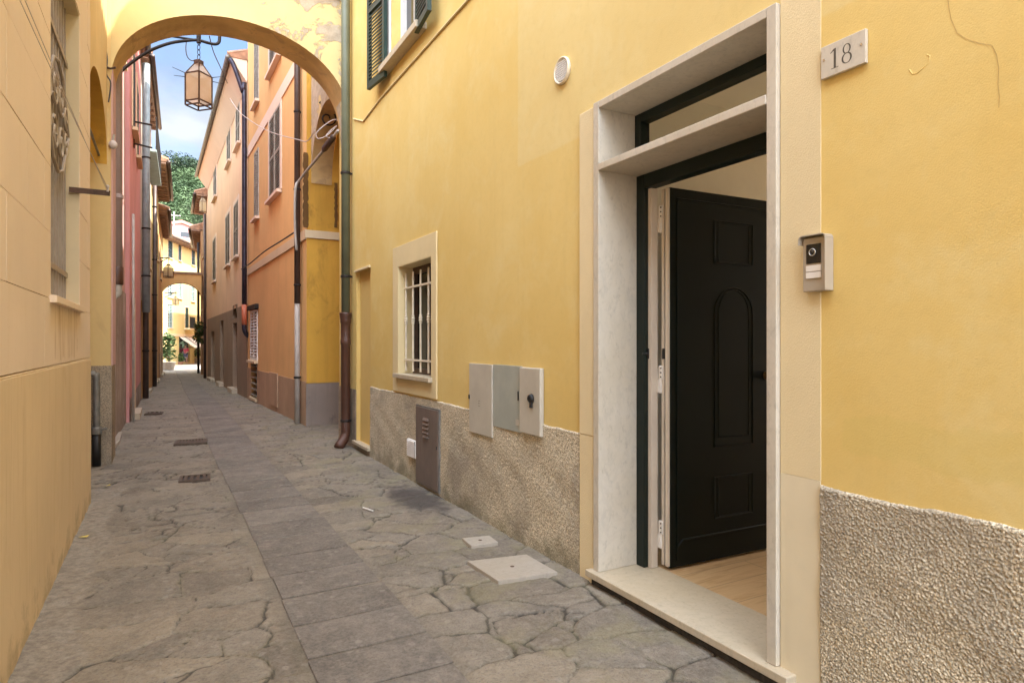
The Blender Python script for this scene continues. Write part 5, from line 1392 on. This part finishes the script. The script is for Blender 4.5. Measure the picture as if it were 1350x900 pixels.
cable('span_wire', smoothpts([on_y(276, 48, 10), on_y(282, 70, 11.5), on_y(292, 92, 14), on_y(300, 110, 17)]), .008, 'darkcable', 'thin wire slanting from the near arch to the peach eaves')
l2 = on_y(222, 366, 33.5)
lantern(l2, .29, on_y(222, 348, 33.5).z - l2.z, R(40), 'amber lantern in front of the far orange arch', False, .35)
l3 = on_y(231.5, 402, 40.5); lantern(l3, .22, on_y(231.5, 391, 40.5).z - l3.z, R(40), 'small far lantern hanging beyond the far arch', False, .3)
for (Y, x0, x1, py, hs, lab, py2) in ((33.5, 211, 224, 340, L5, 'thin iron bracket holding the lantern before the far arch', 340), (40.5, 217, 233, 386, None, 'thin iron bracket holding the farthest lantern', 386)):
    A = on_y(x0, py + 6, Y); B = on_y(x1, py2, Y); C_ = on_y(x0, py, Y)
    o = empty('lantern_bracket', A, 0, lab, 'bracket')
    x = MB(); x.tube([C_ - A, B - A], .025, 6); x.tube([(0, 0, 0), C_.lerp(B, .8) - A], .02, 6); x.build('arm', M['iron'], o)
# lantern like box on the right eaves
lr = on_y(267.5, 281, 29.5); lantern(lr, .2, .7, R(30), 'rusty lantern fixed high on the right house corner', False, .2)

# ================================================================== the far square: yellow house, pink house, awnings, person
F0 = Vector((-.9, 55.2)); F1 = Vector((4.4, 69.6))
H9 = House('pale_yellow_house', (F1.x, F1.y), (F0.x, F0.y), 'pale yellow house with teal shutters closing the street end')
if True:
    # outward must face the camera (+x,-y): direction far->near has its left side there
    h9 = H9.o; T9 = 9.6
    def r9(x0, y0, x1, y1):
        a, zt = H9.px(x0, y0); b, _ = H9.px(x1, y0); _, zb = H9.px(x0, y1); return (min(a, b), max(a, b), zb, zt)
    wins = [r9(221.5, 316, 227.5, 339), r9(235, 321, 239, 343), r9(252.5, 329, 257, 349), r9(221, 371, 227, 391), r9(235, 371, 239.5, 393), r9(252, 371, 256.5, 397), r9(221, 400.5, 227.5, 432), r9(244, 405, 248.5, 432)]
    drs = [r9(221, 445, 227, 479), r9(236, 443, 250, 478)]
    mb = MB(); mb.wall(0, H9.L, -1.2, T9, wins + drs); shell(mb, H9.L, 8, T9); mb.build('wall', M['paleyellow'], h9)
    for i, r_ in enumerate(wins): shutter_window(H9, r_, 'blue_shutter' if i < 3 else ('pale_shutter' if i != 7 else 'green_shutter'), 'trim', 'trim', .12, recess=.05)
    for r_ in drs:
        x = MB(); x.box(r_[0], r_[1], -.19, -.12, r_[2], r_[3]); x.build('door', M['glass'], h9)
    _, zb9 = H9.px(216, 441); x = MB(); x.box(0, H9.L, .003, .10, zb9 - .12, zb9 + .1); x.build('string_course', M['trim'], h9)
    r_ = wins[7]; x = MB(); x.box(r_[0] - .2, r_[1] + .2, .004, .5, r_[2] - .15, r_[2] - .03); bl = x.build('balcony', M['trim'], h9)
    x = MB()
    for i in range(12): u = r_[0] - .2 + (r_[1] - r_[0] + .4) * i / 11; x.box(u - .015, u + .015, .46, .49, r_[2] - .03, r_[2] + .9)
    x.box(r_[0] - .2, r_[1] + .2, .455, .495, r_[2] + .9, r_[2] + .95); x.build('railing', M['iron'], bl)
    roof(H9, T9, 8, .8, 1.8, -.6, H9.L + .3)
# the house across that last bend, out of sight but shading the yellow front
H11 = House('corner_house', (3.2, 56.3), (7.3, 67.4), 'ochre house round the last bend facing the pale yellow house')
mb = MB(); rw_ = [(1.5, 2.4, 4.5, 6.0), (4.5, 5.4, 4.5, 6.0), (1.5, 2.5, -.5, 1.6)]
mb.wall(0, H11.L, -1.2, 8.5, rw_); shell(mb, H11.L, 6, 8.5); mb.build('wall', M['ochre'], H11.o)
for r_ in rw_[:2]: shutter_window(H11, r_, 'green_shutter', 'trim', None, .08)
x = MB(); x.box(1.5, 2.5, -.2, -.12, -.6, 1.6); x.build('door', M['dark_pipe'], H11.o)
roof(H11, 8.5, 6, .4, 1.2, 0, H11.L)
# awnings
M['awn_white'] = simple('awning_cloth', (.62, .55, .45), .8, 0, .08, 3); M['awn_dark'] = simple('awning_stripe', (.05, .05, .06), .8, 0, .08, 3)
for (x0, x1, lab) in ((236, 243.5, 'striped cream awning on the left over the far shop door'), (244.5, 252, 'striped cream awning on the right over the far shop door')):
    ua, za = H9.px(x0, 443.5); ub, _ = H9.px(x1, 443.5); u0, u1 = min(ua, ub), max(ua, ub)
    o = empty('awning', H9.w(u0, .02, za), h9.rotation_euler.z, lab, 'awning', 'awnings over the far shop')
    w_ = u1 - u0; x = MB(); y_ = MB(); k = 6
    for i in range(k):
        (x if i not in (0,) else y_).add([(w_ * i / k, 0, 0), (w_ * (i + 1) / k, 0, 0), (w_ * (i + 1) / k, 1.3, -.95), (w_ * i / k, 1.3, -.95), (w_ * i / k, 0, -.04), (w_ * (i + 1) / k, 0, -.04), (w_ * (i + 1) / k, 1.3, -1.0), (w_ * i / k, 1.3, -1.0)],
              [(0, 1, 2, 3), (4, 7, 6, 5), (0, 4, 5, 1), (3, 2, 6, 7), (0, 3, 7, 4), (1, 5, 6, 2)])
    x.build('cloth', M['awn_white'], o); y_.build('stripe', M['awn_dark'], o)
    x = MB(); x.tube([(0, 1.3, -.99), (w_, 1.3, -.99)], .03, 6); x.tube([(.05, 0, -.9), (.05, 1.28, -1.0)], .02, 6); x.build('arm', M['iron'], o)
# pink house behind
H10 = House('pale_pink_house', (15, 84), (-4, 78), 'pale pink gabled house rising behind the yellow one')
pk = MB(); zr = on_y(238, 295, 80).z; za_ = on_y(262, 307, 82).z
uR = H10.px(238, 295)[0]
sl = .30
zE = zr - sl * 7
pk.prism([(uR - 7, -1.5), (uR + 7, -1.5), (uR + 7, zE), (uR, zr), (uR - 7, zE)], -9, 0); pk.build('wall', M['palepink'], H10.o)
x = MB()
for s_ in (-1, 1):
    x.add([(uR, .4, zr + .02), (uR + s_ * 7.5, .4, zE - .13), (uR + s_ * 7.5, -9.3, zE - .13), (uR, -9.3, zr + .02), (uR, .4, zr + .34), (uR + s_ * 7.5, .4, zE + .2), (uR + s_ * 7.5, -9.3, zE + .2), (uR, -9.3, zr + .34)], [(0, 1, 2, 3), (4, 7, 6, 5), (0, 4, 5, 1), (1, 5, 6, 2), (2, 6, 7, 3), (3, 7, 4, 0)])
x.build('roof', simple('pink_roof_tiles', (.46, .22, .16), .85, 0, .2, 3), H10.o)
x = MB(); uw_, zw_ = H10.px(244, 309); x.box(uw_ - .5, uw_ + .5, .002, .04, zw_ - .3, zw_ + .25); x.build('window', M['glass'], H10.o)
# aerial
p = on_y(229.5, 303, 60); o = empty('tv_aerial', p, 0, 'thin white television aerial on the far yellow roof', 'aerial')
x = MB(); hh = on_y(229.5, 279, 60).z - p.z; x.tube([(0, 0, -.6), (0, 0, hh)], .035, 6); x.build('mast', M['white'], o)
x = MB(); x.tube([(-.5, 0, hh * .8), (.5, .1, hh * .8)], .02, 6)
for k in range(5): x.tube([(-.4 + .2 * k, -.3, hh * .8), (-.4 + .2 * k, .3, hh * .8)], .015, 5)
x.build('antenna', M['white'], o)

# foliage helper
def leaf_mesh(mb, c, rad, n, size, rnd, squash=1.0, hollow=.55):
    for _ in range(n):
        v = Vector((rnd.gauss(0, 1), rnd.gauss(0, 1), rnd.gauss(0, 1))).normalized()
        r_ = hollow + (1 - hollow) * rnd.random() ** .5
        p = Vector(c) + Vector((v.x * rad[0], v.y * rad[1], v.z * rad[2])) * r_
        a = Vector((rnd.uniform(-1, 1), rnd.uniform(-1, 1), rnd.uniform(-.6, .6))).normalized(); b = a.cross(v + Vector((.1, .2, .3))).normalized()
        s = size * rnd.uniform(.6, 1.3)
        mb.add([p - a * s, p + b * s * .5, p + a * s, p - b * s * .5], [(0, 1, 2, 3)])
def leafmat(name, c0, c1, c2, sc=.6):
    t = NT(name); c = t.ramp(t.noise(sc, 4, .7), [(.32, c0), (.5, c1), (.68, c2)])
    t.b.inputs['Subsurface Weight'].default_value = 0
    return t.out(c, .7, None, spec=.2)
M['leaf'] = leafmat('shrub_leaves', (.035, .06, .018), (.06, .10, .03), (.09, .13, .04), 5)
M['forest'] = leafmat('hill_leaves', (.040, .068, .028), (.070, .108, .044), (.105, .145, .066), .16)  # greens greyed in the colour itself to suggest distance haze
M['pine'] = leafmat('pine_needles', (.014, .028, .016), (.03, .05, .024), (.060, .082, .034), .3)
M['bark'] = simple('bark', (.10, .07, .05), .9, 0, .3, 8)
M['terra'] = simple('terracotta', (.40, .20, .12), .8, 0, .2, 8)
M['stonepot'] = simple('pale_stone_pot', (.40, .34, .27), .8, 0, .15, 8)
# potted plant
def pot_plant(px, py, h, w, lab, mat='stonepot', Y=None):
    c = on_ground(px, py); o = empty('potted_plant', (c.x, c.y, c.z), 0, lab, 'plant', 'potted plants at the street end')
    x = MB(); x.lathe([(w * .36, 0), (w * .42, .05), (w * .5, h * .2), (w * .54, h * .2 + .03), (w * .48, h * .2 + .04), (.02, h * .19)], (0, 0, 0), 16); x.build('pot', M[mat], o, smooth=True)
    x = MB(); rn = random.Random(px)
    for k in range(9): leaf_mesh(x, (rn.uniform(-.3, .3) * w, rn.uniform(-.3, .3) * w, h * (.36 + .07 * k)), (w * .42 * (1.15 - k * .08),) * 2 + (h * .1,), 60, .11, rn)
    x.build('foliage', M['leaf'], o)
    x = MB(); x.tube([(0, 0, h * .19), (.03, .02, h * .5), (0, .0, h * .9)], .02, 6); x.build('stem', M['bark'], o)
pot_plant(220, 487.5, 2.3, 1.0, 'leafy bush in a wide pale pot at the left street end')
pot_plant(236, 480.5, 1.0, .7, 'small red earth pot with plant by the shop door', 'terra')
pot_plant(261.5, 479, 2.2, .9, 'dense green potted shrub on the right by the far shop')
# hanging plant on the right wall
P_ = H7.w(2.4, .25, on_y(268, 437, 33).z); o = empty('hanging_plant', P_, 0, 'green trailing plant on a wall bracket at the right bend', 'plant')
x = MB(); rn = random.Random(9)
for k in range(6): leaf_mesh(x, (rn.uniform(-.1, .1), rn.uniform(-.15, .15), .35 - .16 * k), (.22, .25, .14), 70, .07, rn)
x.build('foliage', M['leaf'], o)
x = MB(); x.lathe([(.09, -.1), (.14, .06), (.15, .08), (.02, .06)], (0, 0, 0), 12); x.build('pot', M['terra'], o); x = MB(); x.box(.0, .24, -.012, .012, -.14, -.102); x.build('bracket', M['iron'], o)

# cafe table and two red chairs
def cafe():
    c = on_ground(253, 478.8)
    o = empty('cafe_table', c, R(15), 'small pale cafe table outside the far shop', 'table')
    x = MB(); x.lathe([(.42, .70), (.45, .71), (.45, .735), (.42, .745)], seg=20); x.build('tabletop', M['white'], o)
    x = MB(); x.tube([(0, 0, .03), (0, 0, .7)], .03, 8); x.build('leg', M['iron'], o); x = MB(); x.lathe([(.25, 0), (.25, .02), (.04, .05)], seg=16); x.build('base', M['iron'], o)
    for i, (dx, dy, rz, lab) in enumerate(((.6, -.25, 60, 'red cafe chair on the right of the far table'), (-.35, -.6, -30, 'red cafe chair in front of the far table'))):
        o = empty('cafe_chair', (c.x + dx, c.y + dy, c.z), R(rz), lab, 'chair', 'red cafe chairs')
        x = MB(); x.box(-.21, .21, -.21, .21, .43, .47); x.build('seat', M['red_paint'], o, bevel=.01)
        x = MB(); x.box(-.21, .21, .19, .22, .50, .88); x.build('backrest', M['red_paint'], o, bevel=.01)
        for sx_ in (-1, 1):
            for sy in (-1, 1): x = MB(); x.box(sx_ * .18 - .018, sx_ * .18 + .018, sy * .18 - .018, sy * .18 + .018, 0, .43 if sy < 0 else .86); x.build('leg', M['red_paint'], o)
cafe()

# person
def skin_obj(name, verts, edges, radii, mat, parent, root=0, sub=1):
    me = bpy.data.meshes.new(name); me.from_pydata(verts, edges, []); o = bpy.data.objects.new(name, me); COL.objects.link(o)
    m = o.modifiers.new('skin', 'SKIN'); m.use_smooth_shade = True
    for i, v in enumerate(me.skin_vertices[0].data): v.radius = (radii[i], radii[i]); v.use_root = (i == root)
    s = o.modifiers.new('sub', 'SUBSURF'); s.levels = sub; s.render_levels = sub
    me.materials.append(mat); o.parent = parent; return o
M['skin'] = simple('skin', (.48, .27, .19), .6, 0, .05, 8); M['pinkshirt'] = simple('pink_red_shirt', (.62, .09, .12), .8, 0, .15, 9)
M['shorts'] = simple('grey_blue_shorts', (.12, .12, .18), .8, 0, .1, 9); M['hair'] = simple('dark_hair', (.04, .025, .018), .6, 0, .2, 30)
c = on_ground(244.5, 480); po = empty('person', c, R(-25), 'person in a pink red top and dark shorts standing by the far shop', 'person')
V = [(0, 0, .88), (0, 0, 1.1), (0, -.01, 1.34), (0, 0, 1.46), (0, -.01, 1.55), (0, -.015, 1.66),
     (.10, 0, .84), (.11, -.02, .46), (.11, .02, .08), (.12, -.12, .03), (-.10, 0, .84), (-.12, .03, .46), (-.12, .05, .08), (-.13, -.09, .03),
     (.19, 0, 1.36), (.26, -.02, 1.10), (.16, -.24, 1.02), (.10, -.30, 1.03), (-.19, 0, 1.36), (-.26, -.02, 1.10), (-.16, -.24, 1.02), (-.10, -.30, 1.03)]
E = [(0, 1), (1, 2), (2, 3), (3, 4), (4, 5), (0, 6), (6, 7), (7, 8), (8, 9), (0, 10), (10, 11), (11, 12), (12, 13), (2, 14), (14, 15), (15, 16), (16, 17), (2, 18), (18, 19), (19, 20), (20, 21)]
rad = [.13, .12, .13, .055, .085, .09, .085, .055, .04, .035, .085, .055, .04, .035, .055, .042, .032, .03, .055, .042, .032, .03]
skin_obj('body', V, E, rad, M['skin'], po)
skin_obj('top', [V[i] for i in (0, 1, 2, 14, 15, 18, 19)], [(0, 1), (1, 2), (2, 3), (3, 4), (2, 5), (5, 6)], [.155, .15, .155, .085, .065, .085, .065], M['pinkshirt'], po)
skin_obj('shorts', [(0, 0, .92), (.10, 0, .84), (.11, -.01, .58), (-.10, 0, .84), (-.115, .015, .58)], [(0, 1), (1, 2), (0, 3), (3, 4)], [.15, .115, .09, .115, .09], M['shorts'], po)
x = MB(); x.ball((0, .015, 1.675), .10, .105, .10); hr = x.build('hair', M['hair'], po, smooth=True)
x = MB()
for s_ in (-1, 1): x.ball((s_ * .035, -.098, 1.63), .012, .008, .009, 8, 6)
x.build('eyes', M['white'], po)
x = MB(); x.ball((0, -.108, 1.60), .014, .02, .022, 8, 6); x.build('nose', M['skin'], po, smooth=True)
x = MB(); x.tube([(-.025, -.098, 1.565), (0, -.104, 1.562), (.025, -.098, 1.565)], .007, 6); x.build('mouth', M['red_paint'], po)
for s_ in (-1, 1):
    for k in range(5):
        x = MB(); bx_, by_ = s_ * (.115 - .013 * k), -.325
        x.tube([(bx_, by_ + .02, 1.03), (bx_ * .95, by_ - .02 - .004 * (2 - abs(k - 2)), 1.025), (bx_ * .9, by_ - .045, 1.012)], [.009, .008, .006], 6); x.build('finger', M['skin'], po, smooth=True)

# ================================================================== hill, forest and pines
def hill_z(x, y): 
    t_ = max(0, min(1, (y - 95) / 110)); 
    return -1 + 44 * (t_ * t_ * (3 - 2 * t_)) * (1 + .06 * math.sin(x * .05)) - .10 * max(0, x - 12)
hm = MB(); nx, ny = 40, 30; vs = []
for j in range(ny + 1):
    for i in range(nx + 1):
        X = -160 + 320 * i / nx; Y = 90 + 190 * j / ny; vs.append((X, Y, hill_z(X, Y) + random.uniform(-.6, .6)))
hm.add(vs, [(j * (nx + 1) + i, j * (nx + 1) + i + 1, (j + 1) * (nx + 1) + i + 1, (j + 1) * (nx + 1) + i) for j in range(ny) for i in range(nx)])
structure(hm.build('hill', simple('scrub_earth', (.055, .075, .03), .95, 0, .3, .3), smooth=True))
fo = MB(); rn = random.Random(21)
for k in range(260):
    Y = 98 + 100 * rn.random(); ax = rn.uniform(-.14, .16); X = Y * ax + 1
    r_ = rn.uniform(2.4, 4.4)
    cz_ = hill_z(X, Y) + r_ * .7
    leaf_mesh(fo, (X, Y, cz_), (r_, r_, r_ * .85), 420, .29, rn, hollow=.7)
    for q in range(4):
        a = rn.uniform(0, 6.28); leaf_mesh(fo, (X + r_ * .7 * math.cos(a), Y + r_ * .7 * math.sin(a), cz_ + rn.uniform(-.2, .6) * r_), (r_ * .5,) * 2 + (r_ * .4,), 110, .28, rn, hollow=.6)
tag(fo.build('hillside_wood', M['forest']), 'dense green wood covering the hillside behind the houses', 'wood', None, 'stuff')
def pine(px, py, Y, h, w, lab, seed):
    b_ = on_y(px, py, Y); gz_ = hill_z(b_.x, Y); top = b_.z; o = empty('umbrella_pine', (b_.x, Y, gz_), 0, lab, 'tree', 'pines on the ridge')
    th = top - gz_; rn = random.Random(seed)
    x = MB(); x.tube([(0, 0, -1), (.3, 0, th * .5), (0, .2, th * .85)], [.7, .5, .3], 8); x.build('trunk', M['bark'], o)
    x = MB()
    for k in range(9):
        a = k * .7; x.tube([(0, .1, th * rn.uniform(.55, .75)), (w * .4 * math.cos(a), w * .4 * math.sin(a), th - h * .4)], [.25, .1], 5)
    x.build('limb', M['bark'], o)
    x = MB()
    for k in range(34):
        a = rn.uniform(0, 6.28); r_ = w * .5 * math.sqrt(rn.random()); zz = th - h * .35 + h * .25 * (1 - (r_ / (w * .5)) ** 2) - h * .25 * rn.random()
        leaf_mesh(x, (r_ * math.cos(a), r_ * math.sin(a), zz), (w * .14, w * .14, h * .14), 320, .3, rn, hollow=.45)
    x.build('crown', M['pine'], o)
pine(232, 201, 195, 13, 21, 'broad umbrella pine on the ridge, left of the two', 4)
pine(255, 210, 190, 16, 14, 'rounder darker pine on the ridge, right of the two', 8)

# ================================================================== sky and light
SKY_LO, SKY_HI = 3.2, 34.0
w = bpy.data.worlds.new('World'); S.world = w; w.use_nodes = True; nt = w.node_tree
bg = nt.nodes['Background']
sky = nt.nodes.new('ShaderNodeTexSky'); sky.sky_type = 'NISHITA'; sky.sun_disc = False
sdir = Vector((1.0, -.62, 1.9)).normalized()
el = math.asin(sdir.z); az = math.atan2(sdir.x, sdir.y)
sky.sun_elevation = el; sky.sun_rotation = az; sky.air_density = 1.0; sky.dust_density = .6; sky.ozone_density = 1.2
tc = nt.nodes.new('ShaderNodeTexCoord'); mp = nt.nodes.new('ShaderNodeMapping'); mp.inputs['Scale'].default_value = (1, 1, 1.9); mp.inputs['Location'].default_value = (.3, .15, .1)
nt.links.new(tc.outputs['Generated'], mp.inputs['Vector'])
nz = nt.nodes.new('ShaderNodeTexNoise'); nz.inputs['Scale'].default_value = 3.4; nz.inputs['Detail'].default_value = 9; nz.inputs['Roughness'].default_value = .56; nz.inputs['Distortion'].default_value = .25
nt.links.new(mp.outputs[0], nz.inputs['Vector'])
rp = nt.nodes.new('ShaderNodeValToRGB'); rp.color_ramp.elements[0].position = .43; rp.color_ramp.elements[1].position = .60; nt.links.new(nz.outputs['Fac'], rp.inputs[0])
nz2 = nt.nodes.new('ShaderNodeTexNoise'); nz2.inputs['Scale'].default_value = 7; nz2.inputs['Detail'].default_value = 6; nt.links.new(mp.outputs[0], nz2.inputs['Vector'])
rc = nt.nodes.new('ShaderNodeValToRGB'); rc.color_ramp.elements[0].position = .35; rc.color_ramp.elements[0].color = (.50, .57, .70, 1); rc.color_ramp.elements[1].position = .65; rc.color_ramp.elements[1].color = (.93, 1, 1.10, 1); nt.links.new(nz2.outputs['Fac'], rc.inputs[0])
# extra cloud brightness added overhead and behind the camera to light the lane
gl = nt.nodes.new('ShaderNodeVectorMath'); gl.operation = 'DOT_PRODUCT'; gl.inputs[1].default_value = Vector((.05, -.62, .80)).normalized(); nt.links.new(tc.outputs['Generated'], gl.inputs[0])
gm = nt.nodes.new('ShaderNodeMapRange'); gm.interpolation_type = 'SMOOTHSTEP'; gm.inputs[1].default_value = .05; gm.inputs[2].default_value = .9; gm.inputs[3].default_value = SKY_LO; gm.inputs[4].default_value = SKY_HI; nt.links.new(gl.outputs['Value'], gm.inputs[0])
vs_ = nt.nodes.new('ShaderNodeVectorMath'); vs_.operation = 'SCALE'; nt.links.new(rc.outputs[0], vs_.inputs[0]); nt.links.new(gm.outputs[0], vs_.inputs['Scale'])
# cloud cover is also thicker that way
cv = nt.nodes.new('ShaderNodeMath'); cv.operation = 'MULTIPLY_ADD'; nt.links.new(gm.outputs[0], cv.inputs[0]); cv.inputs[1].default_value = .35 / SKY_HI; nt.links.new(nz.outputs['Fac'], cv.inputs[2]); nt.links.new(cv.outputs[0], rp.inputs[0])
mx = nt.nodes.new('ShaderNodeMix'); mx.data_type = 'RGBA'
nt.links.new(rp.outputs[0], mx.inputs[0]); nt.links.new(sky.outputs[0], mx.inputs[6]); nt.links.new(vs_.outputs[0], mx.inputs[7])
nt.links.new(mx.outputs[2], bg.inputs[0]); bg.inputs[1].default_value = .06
sl_ = bpy.data.lights.new('sun', 'SUN'); so_ = bpy.data.objects.new('sun', sl_); COL.objects.link(so_)
sl_.energy = 3.0; sl_.angle = R(.5); sl_.color = (1, .96, .89)
so_.rotation_euler = sdir.to_track_quat('Z', 'Y').to_euler()
S.view_settings.view_transform = 'Standard'; S.view_settings.look = 'None'; S.view_settings.exposure = 2.42; S.view_settings.gamma = 1; S.view_settings.use_curve_mapping = False
S.cycles.max_bounces = 12; S.cycles.diffuse_bounces = 8; S.cycles.use_denoising = True
